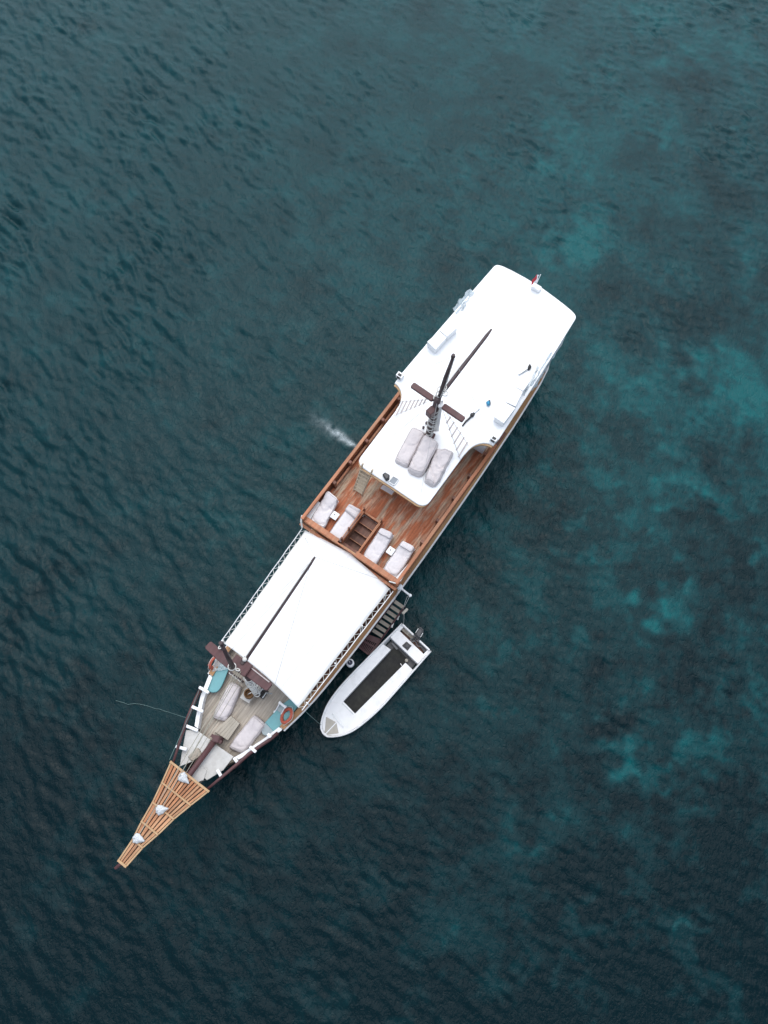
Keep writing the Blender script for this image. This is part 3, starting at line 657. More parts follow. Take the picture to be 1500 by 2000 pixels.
# forestays down to the bow platform
for (x, y), k_ in (((272, 1630), 0), ((318, 1574), 1), ((355, 1508), 2)):
    e = S(x, y, gz(2.5)+.15); line('forestay', [e, FT+Vector((-.15, .1-.1*k_, .3))], .016, 'rope_beige')
line('forestay', [S(362, 1512, 3.7), FT+Vector((-.1, -.2, -.3))], .014, 'rope_beige')
line('bow_line', [S(331, 1484, 3.75), S(372, 1392, 3.2), S(392, 1340, 3.0)], .014, 'rope_green')

# davit over the boarding stairs
D0 = S(781, 1147, 3.3); D1 = S(801, 1163, 3.3)
dv_ = MB().tube([Vector((D0.x, D0.y, 2.7)), D0, D1], .055, 8).build('davit', 'white_paint', ship, smooth=True)
MB().lathe(D0+Vector((0, 0, -.02)), [(.1, -.1), (.16, -.05), (.16, .1), (.08, .14)], 10).build('davit_cap', 'white_paint', dv_, smooth=True)
MB().lathe(D1, [(.05, -.07), (.09, -.03), (.09, .06), (.04, .1)], 10).build('davit_block', 'white_paint', dv_, smooth=True)

# ------------------------------------------------------------------ boarding stairs at the side
bz0, bz1 = .55, 2.1
top_l = S(771, 1172, bz1); top_r = S(790, 1185, bz1); bot_l = S(722, 1236, bz0); bot_r = S(744, 1250, bz0)
bst = thing('boarding_stairs', 'dark red wooden boarding stairs hung between the ship and the white dinghy', 'stairs', (centroid([top_l, bot_r], .5)))
for a, b in ((top_l, bot_l), (top_r, bot_r)): MB().bar(a, b, .07, .16).build('stringer', 'maroon', bst)
for i in range(7):
    f = .03+.93*i/6.4; a = top_l.lerp(bot_l, f); b = top_r.lerp(bot_r, f); d = (b-a).normalized(); n_ = Vector((-d.y, d.x, 0))*.095
    z = a.z+.03; a2 = a+d*.05; b2 = b-d*.05
    MB().prism([(a2+n_).xy, (b2+n_).xy, (b2-n_).xy, (a2-n_).xy], z-.035, z).build('step', 'beige_cloth' if i < 0 else 'hatch_dark' if 'hatch_dark' in M else 'beige_cloth', bst)
pf = pxs([(709,1237),(700,1263),(721,1279),(744,1250),(722,1236)], .5)
q0, q1, q2, q3 = pf[0], pf[1], pf[2], pf[3]
fr_ = MB()
for a, b in ((q0, q1), (q1, q2), (q2, q3), (q3, q0)): fr_.bar(a, b, .09, .08)
pfo = fr_.build('stair_platform', 'maroon', bst)
for i in range(9):
    f = (i+.5)/9; MB().bar(q0.lerp(q3, f), q1.lerp(q2, f), .05, .05).build('slat', 'maroon', pfo)
for f in (.12, .5): MB().bar(q0.lerp(q1, f)+Vector((0, 0, .03)), q3.lerp(q2, f)+Vector((0, 0, .03)), .09 if f == .5 else .3, .05).build('cross_plank', 'maroon', pfo)
hb_ = S(793, 1194, 2.15); MB().bar(S(786, 1199, 2.1), S(796, 1189, 2.1), .14, .12).build('head_block', 'beige_panel', bst, bevel=.02)
for x, y in ((777, 1206), (766, 1221)):
    c = S(x, y, 1.3); MB().tube([c+Vector((-.12, -.05, 0)), c, c+Vector((.12, .02, .02))], .055, 6).build('rope_bundle', 'rope_white', bst, smooth=True)
hr = MB()
for e in (top_l, top_r): hr.tube([D1 if e is top_r else D0, e+Vector((0, 0, .05))], .012, 4); hr.tube([D1+Vector((-.1, .1, 0)) if e is top_r else D0+Vector((-.1, .0, .0)), e+Vector((-.15, 0, .05))], .012, 4)
hr.build('hoist_rope', 'rope_white', bst)

# ------------------------------------------------------------------ dinghy
DG = Frame(world_at(632, 1434, .7).xy, math.atan2(*(world_at(814, 1244, .7)-world_at(632, 1434, .7)).yx))
D = DG.at
dgy = thing('dinghy', 'white open dinghy with black floor mat moored beside the ship', 'dinghy', (0, 0, 0), DG)
out = pxs([(785,1216),(752,1249),(720,1281),(678,1324),(657,1348),(639,1374),(629,1398),(625,1418),(628,1430),(634,1437),(643,1440.5),(666,1438),(689,1429),(714,1411),(744,1384),(774,1351),(808,1312),(843,1272)], .72, DG)
mat_p = pxs([(766,1268),(671,1371),(694,1395),(792,1296)], .18, DG)
def smooth_line(p, k=4):
    r = []
    for i in range(len(p)-1):
        a, b, c, d = p[max(i-1, 0)], p[i], p[i+1], p[min(i+2, len(p)-1)]
        for j in range(k):
            u = j/k; r.append(.5*((2*b)+(c-a)*u+(2*a-5*b+4*c-d)*u*u+(3*b-a-3*c+d)*u**3))
    return r+[p[-1]]
out = smooth_line(out)
cxo = centroid(out, 0)
def scaled(pts, k, dx=0): return [Vector((cxo.x+(p.x-cxo.x)*(1-(1-k)*.35)+dx, p.y*k, p.z)) for p in pts]
hb = MB(); n = len(out); lo = scaled(out, .8, .06); me_ = scaled(out, .95, .02)
rows = [[Vector((p.x, p.y, .72)) for p in out], [Vector((p.x, p.y, .62)) for p in out], [Vector((p.x, p.y, .3)) for p in me_], [Vector((p.x, p.y, -.25)) for p in lo]]
hb._add([p for r in rows for p in r], [(i*n+j, i*n+(j+1) % n, (i+1)*n+(j+1) % n, (i+1)*n+j) for i in range(3) for j in range(n)])
hb.f.append(tuple(3*n+j for j in range(n)))
hb.build('hull', 'dinghy_white', dgy)
inn = scaled(out, .92); inn = [Vector((p.x+(.05 if p.x < 2 else -.0), p.y, p.z)) for p in inn]
gb = MB(); gb._add([Vector((p.x, p.y, .725)) for p in out]+[Vector((p.x, p.y, .76)) for p in scaled(out, .975)]+[Vector((p.x, p.y, .75)) for p in scaled(out, .945)]+[Vector((p.x, p.y, .66)) for p in inn],
    [(i*n+j, i*n+(j+1) % n, (i+1)*n+(j+1) % n, (i+1)*n+j) for i in range(3) for j in range(n-1)])
gb.build('gunwale', 'dinghy_white', dgy)
# inside: side benches, foredeck, floor
L1 = max(p.x for p in out)
def edge_y(x, side):
    ps = sorted([(p.x, p.y) for p in inn if (p.y > 0) == (side > 0)]); return float(np.interp(x, [p[0] for p in ps], [p[1] for p in ps]))
mx0 = min(mat_p[1].x, mat_p[2].x); mxl = mat_p[1]; mxr = mat_p[2]; al = mat_p[0]; ar = mat_p[3]
well = pxs([(754,1254),(764,1248),(812,1298),(805,1306)], .18, DG)
bz = .62
fx = (mxl.x+mxr.x)/2-.05
lpts = [(x, edge_y(x, 1)) for x in np.linspace(fx, al.x-.2, 12)]
MB().prism(lpts+[(al.x-.12, al.y), (mxl.x, mxl.y)], .1, bz).build('side_bench', 'dinghy_white', dgy)
rpts = [(x, edge_y(x, -1)) for x in np.linspace(fx, ar.x-.02, 12)]
MB().prism(rpts+[(ar.x-.02, ar.y), (mxr.x, mxr.y)], .1, bz).build('side_bench', 'dinghy_white', dgy)
fp = [(mxr.x, mxr.y), (mxl.x, mxl.y)]+[(x, edge_y(x, 1)) for x in np.linspace(fx-.001, .12, 14)]+[(x, edge_y(x, -1)) for x in np.linspace(.12, fx-.001, 14)]
MB().prism(fp, .1, bz+.004).build('fore_deck', 'dinghy_white', dgy)
MB().prism([(fx-.08, mxl.y-.05), (fx-.02, mxl.y-.02), (fx-.02, mxr.y+.02), (fx-.08, mxr.y+.05)], bz+.002, bz+.03).build('bulkhead_edge', 'steel', dgy)
MB().prism([(p.x, p.y) for p in scaled(out, .8)], .02, .1).build('floor', 'dark_grey', dgy)
MB().prism([(mxl.x-.0, mxl.y), (mxr.x, mxr.y), (ar.x+.25, ar.y), (al.x+.25, al.y)], .12, .15).build('floor_mat', 'mat_black', dgy)
# aft deck with engine well and square hatch
ad = pxs([(768,1246),(780,1229),(827,1280),(813,1298)], bz, DG)
ax0 = (ad[0].x+ad[3].x)/2; ax1 = (ad[1].x+ad[2].x)/2
MB().box(((ax0+ax1)/2, 0.0, .36), (ax1-ax0, edge_y(ax0, 1)-edge_y(ax0, -1)-.02, .54)).build('aft_deck', 'dinghy_white', dgy, bevel=.02)
for sd in (1, -1):
    yy = edge_y(ax1, sd); MB().box(((ax1+L1)/2-.02, yy-sd*.06, .4), (L1-ax1, .16, .46)).build('well_side', 'dinghy_white', dgy)
MB().box(((ax1+L1)/2, 0, .2), (L1-ax1-.02, 1.6, .04)).build('well_floor', 'dark_red_wood', dgy)
MB().box((L1-.05, .62, .55), (.09, .85, .42)).build('transom', 'dinghy_white', dgy, bevel=.02)
MB().box((L1-.05, -.62, .55), (.09, .75, .42)).build('transom', 'dinghy_white', dgy, bevel=.02)
hp = pxs([(794,1253),(804,1261),(796,1271),(785,1261)], bz+.03, DG)
hh = MB().prism(hp, bz+.01, bz+.035).build('deck_hatch', 'black', dgy)
c = centroid(hp, bz+.05); MB().lathe(c, [(.11, -.02), (.11, .01), (.07, .02)], 12).build('hatch_lid', 'dark_grey', hh)
# well clutter
wl = [(p.x, p.y) for p in pxs([(784,1225),(812,1250),(833,1275)], .4, DG)]
MB().bar((wl[0][0], wl[0][1]-.05, .34), (wl[1][0], wl[1][1]+.1, .34), .22, .12).build('well_board', 'hatch_wood', dgy)
MB().bar((wl[1][0]+.02, wl[1][1]-.2, .34), (wl[2][0], wl[2][1]+.1, .36), .14, .1).build('battery_box', 'dark_grey', dgy)
MB().tube([(ax1+.1, .2, .5), (ax1+.2, -.1, .6), (ax1+.1, -.35, .5), (ax1+.25, -.6, .45)], .025, 5).build('fuel_hose', 'wire', dgy)
# bow locker
lk = pxs([(637,1400),(657,1411),(661.5,1432),(634,1435.5)], bz+.03, DG)
l_ = MB().prism(lk, bz, bz+.035, .01).build('bow_locker', 'beige_panel', dgy)
MB().bar(lk[1]+Vector((0, 0, .015)), lk[3]+Vector((0, 0, .015)), .05, .02).build('locker_seam', 'white_paint', l_)
MB().bar(D(649, 1394, bz+.02), D(671, 1421, bz+.02), .07, .03).build('deck_strip', 'steel', dgy)
c = D(794, 1290, .3); MB().lathe(c, [(.09, -.1), (.09, .06), (.05, .09)], 12).build('float_cap', 'beige_panel', dgy)
MB().bar(D(766, 1256, .25), D(776, 1268, .25), .1, .05).build('oar_end', 'wire', dgy)
MB().bar(D(782, 1296, .2), D(785, 1300, .2), .04, .04).build('cleat', 'white_paint', dgy)
# outboard engine on the transom
e0 = D(817, 1240, .9); cq = pxs([(809,1240),(820.5,1222.5),(828.5,1232),(818,1250)], 1.05, DG); cc = centroid(cq, 0)
om = MB().prism(cq, .72, 1.05, .0)
mo = om.build('outboard_motor', 'dark_grey', dgy, bevel=.05)
MB().prism([q_.lerp(Vector((cc.x, cc.y, 0)), .16).xy for q_ in cq], 1.05, 1.13, .05).build('cowling', 'dark_grey', mo, bevel=.02)
MB().box((L1+.22, e0.y, .35), (.24, .14, .9)).build('drive_leg', 'dark_grey', mo)
MB().box((L1+.32, e0.y, -.1), (.35, .05, .3)).build('skeg', 'dark_grey', mo)
MB().tube([(L1+.05, e0.y, .9), (L1-.35, e0.y+.06, .85)], .03, 6).build('tiller', 'black', mo)
for k1, k2 in ((0, 1), (2, 3)): MB().bar(Vector((*cq[k1].lerp(cq[k2], .3).xy, 1.04)) if False else Vector((*cq[k1].lerp(cq[k2] if k1 else cq[1], .25).xy, 1.055)), Vector((*cq[k1].lerp(cq[k2] if k1 else cq[1], .7).xy, 1.055)), .025, .03).build('trim', 'steel', mo)
MB().box((L1-.06, e0.y, .78), (.16, .26, .16)).build('clamp', 'dark_grey', mo)
MB().ring((L1-.25, e0.y+.05, .6), .11, .03, (.3, .2, 1), 14, 6).build('hose_loop', 'wire', mo)

# ------------------------------------------------------------------ loose lines and floating gear
def rope(name, label, pts, r, m, cat='rope', group=None):
    pts = [Vector(p) for p in pts]; t = thing(name, label, cat, pts[0], group=group); MB().tube(pts, r, 5).build('strand', m, t, smooth=True); return t
a = S(364, 1402, 2.9); b = S(250, 1371, .0)
def wob(a, b, n, amp, sag=0): return [a.lerp(b, i/n)+Vector((random.uniform(-1, 1), random.uniform(-1, 1), 0))*amp*(0 < i < n)+Vector((0, 0, -sag*math.sin(math.pi*i/n))) for i in range(n+1)]
pts = [S(364, 1402, 2.8), S(345, 1396, 1.2), S(330, 1391, .12)]+[S(x, y, .04) for x, y in ((322,1389),(312,1385),(303,1384),(292,1380),(281,1377),(271,1375),(262,1374),(256,1375),(250,1376),(243,1373),(236,1371),(226,1368))]
rope('mooring_rope', 'thin pale mooring rope trailing from the bow out over the water', pts, .011, 'rope_green')
rope('painter_rope', 'thin green painter rope from the ship side to the dinghy bow', [S(590, 1383, 2.8), S(607, 1399, 1.6), D(627, 1416, .78)-Vector((0, 0, 0)) if False else SHIP.at(627, 1416, .78)], .014, 'rope_green')
rope('stern_line', 'thin pale stern line from the boarding stairs to the dinghy corner', [S(789, 1196, 2.1), S(789, 1208, 1.3), S(788, 1219, .75)], .012, 'rope_white')
c = S(684.5, 1297, .45); fe = thing('boat_fender', 'white cylindrical fender hanging from the ship side above the dinghy', 'fender', (c.x, c.y, .4))
MB().lathe((c.x, c.y, .4), [(.1, -.05), (.2, 0), (.215, .2), (.215, .62), (.19, .66), (.15, .665)], 18).build('body', 'foam_white', fe, smooth=True)
MB().lathe((c.x, c.y, 1.0), [(.14, .066), (.14, .075), (.05, .08)], 14).build('end_cap', 'navy', fe)
MB().tube([(c.x, c.y, 1.07), S(677, 1284, 2.0), S(676, 1280, 2.72)], .014, 5).build('hanging_rope', 'rope_white', fe)

# ------------------------------------------------------------------ things on the fore deck
def seams(fn, body, e=.10):
    up = Vector((0, 0, .003)); ln = lambda p: [Vector(q)+up for q in p]
    for v in (e, 1-e): MB().tube(ln([fn(.06+.88*i/22, v) for i in range(23)]), .0085, 4).build('seam', 'fabric_seam', body)
    for u in (.07, .93): MB().tube(ln([fn(u, e+(1-2*e)*i/10) for i in range(11)]), .0085, 4).build('seam', 'fabric_seam', body)
def bag(name, label, cat, quad_px, z, h, seed, m='fabric', head=0, group=None, wr=.035, piping=True, frame=None):
    quad = pxs(quad_px, z+h*.5); cq_ = centroid(quad, z+h*.5); quad = [cq_+(q-cq_)*1.10 for q in quad]; t = thing(name, label, cat, centroid(quad, z), group=group)
    cb = MB().cushion(quad, z+.01, h, seed, wr*1.35, head=head); body = cb.build('cushion', m, t, smooth=True); seams(cb.fn, body)
    return t
BG = 'pale bean bag loungers on the bow deck'
bag('bean_bag', 'pale rumpled bean bag lounger on the bow deck beside the woven basket', 'bean bag', [(449,1333),(472,1344),(443,1409),(414,1399)], FZ, .42, 3, group=BG, wr=.06)
bag('bean_bag', 'pale bean bag lounger on the bow deck beside the orange lifebuoy and grey board nose', 'bean bag', [(496,1396),(519,1417),(476,1471),(446,1458)], FZ, .42, 5, group=BG, wr=.05)
RG = 'grey bean bags heaped on the white roof'
bag('bean_bag', 'flat square grey bean bag at the left of the heap on the white roof', 'bean bag', [(805,834),(831,846),(797,911),(771,897)], RZ, .34, 8, group=RG, wr=.05)
bag('bean_bag', 'bulging grey bean bag in the middle of the heap on the white roof', 'bean bag', [(829,848),(857,866),(826,928),(796,916)], RZ, .5, 9, group=RG, wr=.06)
bag('bean_bag', 'narrow crumpled grey bean bag at the right of the heap on the white roof', 'bean bag', [(852,877),(887,883),(853,948),(829,938)], RZ, .44, 12, group=RG, wr=.1)
# basket on its little table
c = S(484, 1358, FZ+.3); bt = thing('side_table', 'small pale square table under the brown rope coil on the bow deck', 'table', (c.x, c.y, FZ))
MB().box((c.x, c.y, FZ+.33), (.62, .56, .05), R(5)).build('table_top', 'grey_deck_sheet', bt, bevel=.01)
for dx in (-.24, .24):
    for dy in (-.22, .22): MB().box((c.x+dx, c.y+dy, FZ+.16), (.05, .05, .3)).build('leg', 'hatch_wood', bt)
c2 = S(486, 1355, FZ+.45); rc = thing('rope_coil', 'brown coil of rope on a small pale table by the fore mast', 'rope', (c2.x, c2.y, FZ+.36))
rb = MB()
for i in range(6): rb.ring((c2.x+random.uniform(-.02, .02), c2.y+random.uniform(-.02, .02), FZ+.385+.04*i), .22+random.uniform(-.015, .015), .03, (random.uniform(-.05, .05), random.uniform(-.05, .05), 1), 20, 6)
for i in range(3): rb.ring((c2.x, c2.y, FZ+.4), .16-.05*i, .03, (0, 0, 1), 16, 6)
rb.build('coil', 'rope_brown', rc, smooth=True)
MB().tube([(c2.x-.05, c2.y+.02, FZ+.42), (c2.x+.05, c2.y-.05, FZ+.6), (c2.x+.12, c2.y-.1, FZ+.62)], .022, 5).build('rope_end', 'rope_white', rc)
# windlass
c = S(503, 1346, FZ+.4); wn = thing('anchor_windlass', 'black and white anchor windlass on the bow deck at the foot of the fore mast', 'windlass', (c.x-.1, c.y, FZ))
for i, dy in enumerate((-.34, -.12, .12, .34)):
    MB().lathe((c.x, c.y+dy, FZ+.45), [(.1, -.09), (.16, -.07), (.11, -.02), (.11, .02), (.16, .07), (.1, .09)], 12, (0, 1, 0)).build('drum', 'black', wn, smooth=True)
for dy in (-.23, .0, .23): MB().box((c.x, c.y+dy, FZ+.35), (.34, .05, .6)).build('bracket', 'foam_white', wn, bevel=.01)
MB().box((c.x, c.y, FZ+.06), (.5, .95, .1)).build('base', 'black', wn)
MB().tube([(c.x-.2, c.y-.5, FZ+.5), (c.x+.1, c.y-.5, FZ+.55), (c.x+.25, c.y-.75, FZ+.4)], .04, 6).build('crank', 'steel', wn)
# dark deck pump between mast and bean bag
c = S(455, 1322, FZ+.3); rp = thing('pin_rail', 'dark pin rail with white rope turns left of the fore mast', 'pin rail', (c.x, c.y, FZ))
MB().box((c.x+.1, c.y-.2, FZ+.75), (.12, .9, .1)).build('rail', 'spar', rp)
for dy in (-.5, .1): MB().box((c.x+.1, c.y+dy, FZ+.36), (.1, .1, .72)).build('post', 'spar', rp)
for i in range(4):
    MB().tube([(c.x+.1, c.y-.5+i*.2, FZ+.62), (c.x+.1, c.y-.5+i*.2, FZ+.98)], .03, 6).build('pin', 'spar', rp)
    MB().ring((c.x+.08, c.y-.5+i*.2, FZ+.74), .09, .03, (.8, 0, .5), 12, 5).build('rope_turn', 'rope_white', rp)
# paddle boards
def board(name, label, a, b, wd, z, th, nose='grey_board', noseat=None):
    A = S(*a, z+th); B = S(*b, z+th); d = B-A; L_ = d.length; d /= L_; n_ = Vector((-d.y, d.x, 0)); t = thing(name, label, 'paddle board', (A.lerp(B, .5).x, A.lerp(B, .5).y, z), group='teal paddle boards stowed at the bow rails')
    def out_(f0, f1, k):
        L_p = []; R_p = []
        for i in range(k+1):
            f = f0+(f1-f0)*i/k; ww = wd/2*(1-abs(2*f-1)**5)**.45*(1-.12*(2*f-1)**2)
            p = A+d*L_*f; L_p.append((p+n_*ww).xy); R_p.append((p-n_*ww).xy)
        return L_p+R_p[::-1]
    MB().prism(out_(.2, .998, 18), z, z+th, .02).build('deck_pad', 'teal_board', t)
    MB().prism(out_(.002, .2, 8), z, z+th, .02).build('nose', nose, t)
    MB().prism(out_(.01, .99, 24), z-.03, z-.002).build('hull_edge', 'black', t)
    return t
board('paddle_board', 'teal paddle board with grey nose lying beside the orange lifebuoy', (513,1434), (580,1366), .72, FZ+.12, .1)
board('paddle_board', 'teal paddle board left of the fore mast, half under a clear plastic sheet', (440,1283), (412,1352), .82, FZ+.3, .1, 'grey_board')
pq = pxs([(421,1284),(446,1288),(447,1307),(414,1312)], FZ+.5); ps = thing('plastic_sheet', 'clear plastic sheet over the paddle board left of the fore mast', 'sheet', centroid(pq, FZ+.45))
MB().grid(lambda u, v: (*(pq[0].lerp(pq[1], v)).lerp(pq[3].lerp(pq[2], v), u).xy, FZ+.50+.05*mnoise.noise(Vector((u*5, v*5, 2)))), 14, 14).build('sheet', 'plastic', ps, smooth=True)
# lifebuoys
def buoy(label, c, nrm, r=.34):
    q = Vector(nrm).to_track_quat('Z', 'Y')
    t = thing('lifebuoy', label, 'lifebuoy', c, group='orange lifebuoys at the bow'); MB().ring(c, r, .085, nrm, 28, 10).build('ring', 'orange', t, smooth=True)
    for a in range(4):
        aa = math.pi/4+a*math.pi/2; p = Vector(c)+q @ Vector((math.cos(aa)*r, math.sin(aa)*r, 0)); tn = q @ Vector((-math.sin(aa), math.cos(aa), 0))
        MB().ring(p, .088, .014, tn, 12, 5).build('strap', 'orange', t)
    pts = [Vector(c)+q @ Vector((math.cos(a)*(r+.12+.03*math.cos(4*a)), math.sin(a)*(r+.12+.03*math.cos(4*a)), 0)) for a in np.linspace(0, 2*math.pi, 33)]
    MB().tube(pts, .012, 4).build('grab_line', 'rope_white', t)
    return t
c = S(560, 1398, 2.75); buoy('orange lifebuoy leaning on the rail above the teal board by the awning corner', c, (-.12, .62, .62), .36)
c = S(419, 1293, 2.95); buoy('orange lifebuoy seen edge-on at the rail under the fore crosstree', c, (.05, -1, .22), .36)
# white folding steps
c = S(547, 1385, FZ+.4); ft = thing('step_stool', 'small white folding step stool beside the orange lifebuoy', 'stool', (c.x, c.y, FZ))
for dy in (-.17, .17): MB().bar((c.x-.33, c.y+dy, FZ+.06), (c.x+.30, c.y+dy, FZ+.62), .05, .06).build('side_rail', 'white_paint', ft)
for f in (.1, .9): MB().box((c.x-.33+.63*f, c.y, FZ+.06+.56*f+.04), (.12, .46, .05)).build('tread', 'white_paint', ft)
MB().box((c.x+.02, c.y, FZ+.3), (.3, .28, .03)).build('seat_panel', 'grey_board', ft)
for dy in (-.2, .2): MB().box((c.x+.3, c.y+dy, FZ+.31), (.04, .04, .62)).build('leg', 'white_paint', ft)
# beige cloth by the bowsprit heel
pq = pxs([(366,1478),(387,1457),(396,1476),(374,1489)], 3.12); bc = thing('folded_cloth', 'beige folded cloth lying beside the bowsprit heel on the pale bow cover', 'cloth', centroid(pq, 3.085))
MB().cushion(pq, 3.09, .1, 17, .05, 20, 14).build('cloth', 'beige_cloth', bc, smooth=True)
# white sail bundles on the bow platform
for i, (x, y, tx, ty, lab) in enumerate(((356, 1518, 369, 1531, 'white furled sail bundle at the wide inner end of the slatted bow platform'), (312, 1582, 329, 1579, 'white furled sail bundle in the middle of the slatted bow platform'), (267, 1638, 283, 1643, 'white furled sail bundle nearest the tip of the slatted bow platform'))):
    z = gz(S(x, y, 4).x)+.085; c = S(x, y, z+.1); tp = S(tx, ty, z+.05); t = thing('sail_bundle', lab, 'sail', (c.x, c.y, z), group='white furled sails on the bow platform')
    b = MB(); n = 56; m_ = 12; tip = tp-c; base = math.atan2(tip.y, tip.x); RT = math.hypot(tip.x, tip.y); vs = []
    def rad(a):
        a = (a+math.pi) % (2*math.pi)-math.pi
        return .225+(RT-.215)*math.exp(-(abs(a)/.30)**1.3)+.035*math.exp(-((abs(a)-2.0)/.25)**2)+.012*math.sin(a*7+i*2)
    for j in range(m_+1):
        f = j/m_
        for k_ in range(n):
            a = 2*math.pi*k_/n; r_ = rad(a)*f; q_ = Vector((math.cos(a)*f, math.sin(a)*f, 0))
            cr = mnoise.noise(Vector((q_.x*1.6+i*7, q_.y*4.5+.8*q_.x, i*3.1)))
            zz = z+.02+.13*(1-f**2.5)+.02*(1-f**4)*(1-2.5*abs(cr))
            vs.append((c.x+r_*math.cos(a+base), c.y+r_*math.sin(a+base), max(zz, z+.005)))
    b._add(vs, [(j*n+k_, j*n+(k_+1) % n, (j+1)*n+(k_+1) % n, (j+1)*n+k_) for j in range(m_) for k_ in range(n)])
    b.f.append(tuple(m_*n+k_ for k_ in range(n))); b.build('sail_cloth', 'sail_cloth', t, smooth=True)
    MB().lathe((c.x-.12*math.cos(base), c.y-.12*math.sin(base), z+.13), [(.035, 0), (.035, .05), (.012, .06)], 8).build('sail_ring', 'steel', t)

# ------------------------------------------------------------------ loungers on the sun deck
LG = 'padded loungers on the red upper deck'
def lounger(label, quad_px, seed, head, wr, kind):
    z = UZ+.28; quad = pxs(quad_px, z+.1); cq_ = centroid(quad, z+.1); quad = [cq_+Vector(((q-cq_).x*1.02, (q-cq_).y*1.12, 0)) for q in quad]; t = thing('sun_lounger', label, 'sun lounger', centroid(quad, UZ), group=LG)
    a, b, c, d = quad
    fr_ = MB(); k = lambda p, q, f: p.lerp(q, f)
    fr_.prism([k(a, c, .03).xy, k(b, d, .03).xy, k(c, a, .03).xy, k(d, b, .03).xy], UZ+.16, UZ+.25)
    fr_.build('frame', 'foam_white', t)
    for p, q in ((a, c), (b, d), (c, a), (d, b)):
        r_ = p.lerp(q, .1); MB().box((r_.x, r_.y, UZ+.08), (.07, .07, .16)).build('leg', 'foam_white', t)
    cb = MB().cushion(quad, UZ+.25, .16, seed, wr*1.2, head=head); body = cb.build('cushion', 'fabric_pale', t, smooth=True); seams(cb.fn, body, .07)
    if kind == 'towel':
        q2 = [k(a, d, .02), k(b, c, -.02), k(b, c, .27), k(a, d, .22)]
        MB().cushion(q2, UZ+.42, .2, seed+40, .05, 24, 16, head=.12).build('pillow', 'fabric', t, smooth=True)
    elif kind == 'pillow':
        q2 = [k(a, d, .03).lerp(k(b, c, .03), .08), k(b, c, .03).lerp(k(a, d, .03), .08), k(b, c, .2).lerp(k(a, d, .2), .06), k(a, d, .2).lerp(k(b, c, .2), .06)]
        MB().cushion(q2, UZ+.25+head*.75+.1, .1, seed+40, .03, 20, 14).build('pillow', 'fabric_pale', t, smooth=True)
    return t
lounger('pale rumpled lounger in the front left corner of the red upper deck', [(640,960),(662,976),(630,1033),(604,1017)], 2, .34, .075, 'cover')
lounger('smooth pale lounger with folded pillow at its head, left of the wooden stairs', [(683,986),(705,1000),(664,1058),(640,1044)], 4, .05, .02, 'towel')
lounger('pale lounger just right of the wooden stairs on the upper deck', [(744,1031),(770,1043),(731,1106),(706,1090)], 6, .30, .05, 'pillow')
lounger('pale lounger in the front right corner of the red upper deck by the rail', [(786,1056),(812,1070),(772,1130),(746,1114)], 7, .30, .05, 'pillow')
for lab, q in (('white plastic board leaning beside the corner lounger at the left rail', [(620,979),(627,981),(604,1017),(595,1012)]), ('white plastic board beside the corner lounger at the right rail', [(800,1098),(804,1101),(776,1133),(771,1130)])):
    p = pxs(q, UZ+.3); t = thing('side_board', lab, 'board', centroid(p, UZ), group='white boards beside the corner loungers'); MB().prism(p, UZ+.04, UZ+.3, .02).build('panel', 'white_paint', t)
for x, y, lab in ((654, 1007, 'small white table between the two loungers left of the wooden stairs'), (763, 1076, 'small white table between the two loungers right of the wooden stairs')):
    c = S(x, y, UZ+.4); t = thing('small_table', lab, 'table', (c.x, c.y, UZ), group='white drinks tables between loungers')
    MB().box((c.x, c.y, UZ+.4), (.40, .36, .05)).build('table_top', 'white_paint', t, bevel=.015)
    MB().box((c.x, c.y, UZ+.2), (.24, .22, .36), 0, (1, 1)).build('pedestal', 'white_paint', t)
    MB().lathe((c.x+.03, c.y+.03, UZ+.426), [(.03, 0), (.03, .02), (.015, .03)], 8).build('parasol_hole', 'black', t)

# ------------------------------------------------------------------ ladder to the roof, bench, things on the roof
bl_, br_ = S(691, 957, UZ), S(707, 967, UZ); tl_, tr_ = S(709, 905, RZ+.35), S(728, 917, RZ+.35)
ld = thing('ladder', 'weathered wooden ladder leaning from the red deck against the white roof edge', 'ladder', centroid([bl_, br_], UZ))
for a, b in ((bl_, tl_), (br_, tr_)): MB().bar(a, b, .06, .09).build('side_rail', 'ladder_wood', ld)
for i in range(7):
    f = .08+.8*i/6.5; MB().bar(bl_.lerp(tl_, f), br_.lerp(tr_, f), .17, .035).build('tread', 'ladder_wood', ld)
p = pxs([(747,945),(773,958),(766,968),(741,953)], UZ+.45); bn = thing('wall_cabinet', 'small pinkish wooden cabinet with grey top under the front roof edge', 'cabinet', centroid(p, UZ))
MB().prism(p, UZ+.05, UZ+.42).build('body', 'slat_wood', bn)
MB().prism([q_.lerp(centroid(p, UZ), .12).xy for q_ in p], UZ+.42, UZ+.435).build('top', 'fabric', bn)
p = pxs([(747,926),(752,922),(761,927),(760,934),(754,937)], RZ+.25); t = thing('speaker_box', 'small black box on the front edge of the white roof', 'box', centroid(p, RZ))
MB().prism(p, RZ+.005, RZ+.25, .03).build('body', 'black', t); MB().prism([q_.lerp(centroid(p, RZ), .35).xy for q_ in p], RZ+.25, RZ+.265).build('grille', 'dark_grey', t)
p = pxs([(768,930),(779,936),(770,948),(759,941)], RZ+.06); t = thing('solar_panel', 'flat grey panel on the white roof beside the small black box', 'panel', centroid(p, RZ))
MB().prism(p, RZ+.02, RZ+.06).build('panel', 'grey_panel', t); 
for a, b in zip(p, p[1:]+p[:1]): MB().bar(a, b, .03, .05).build('frame_edge', 'steel', t)
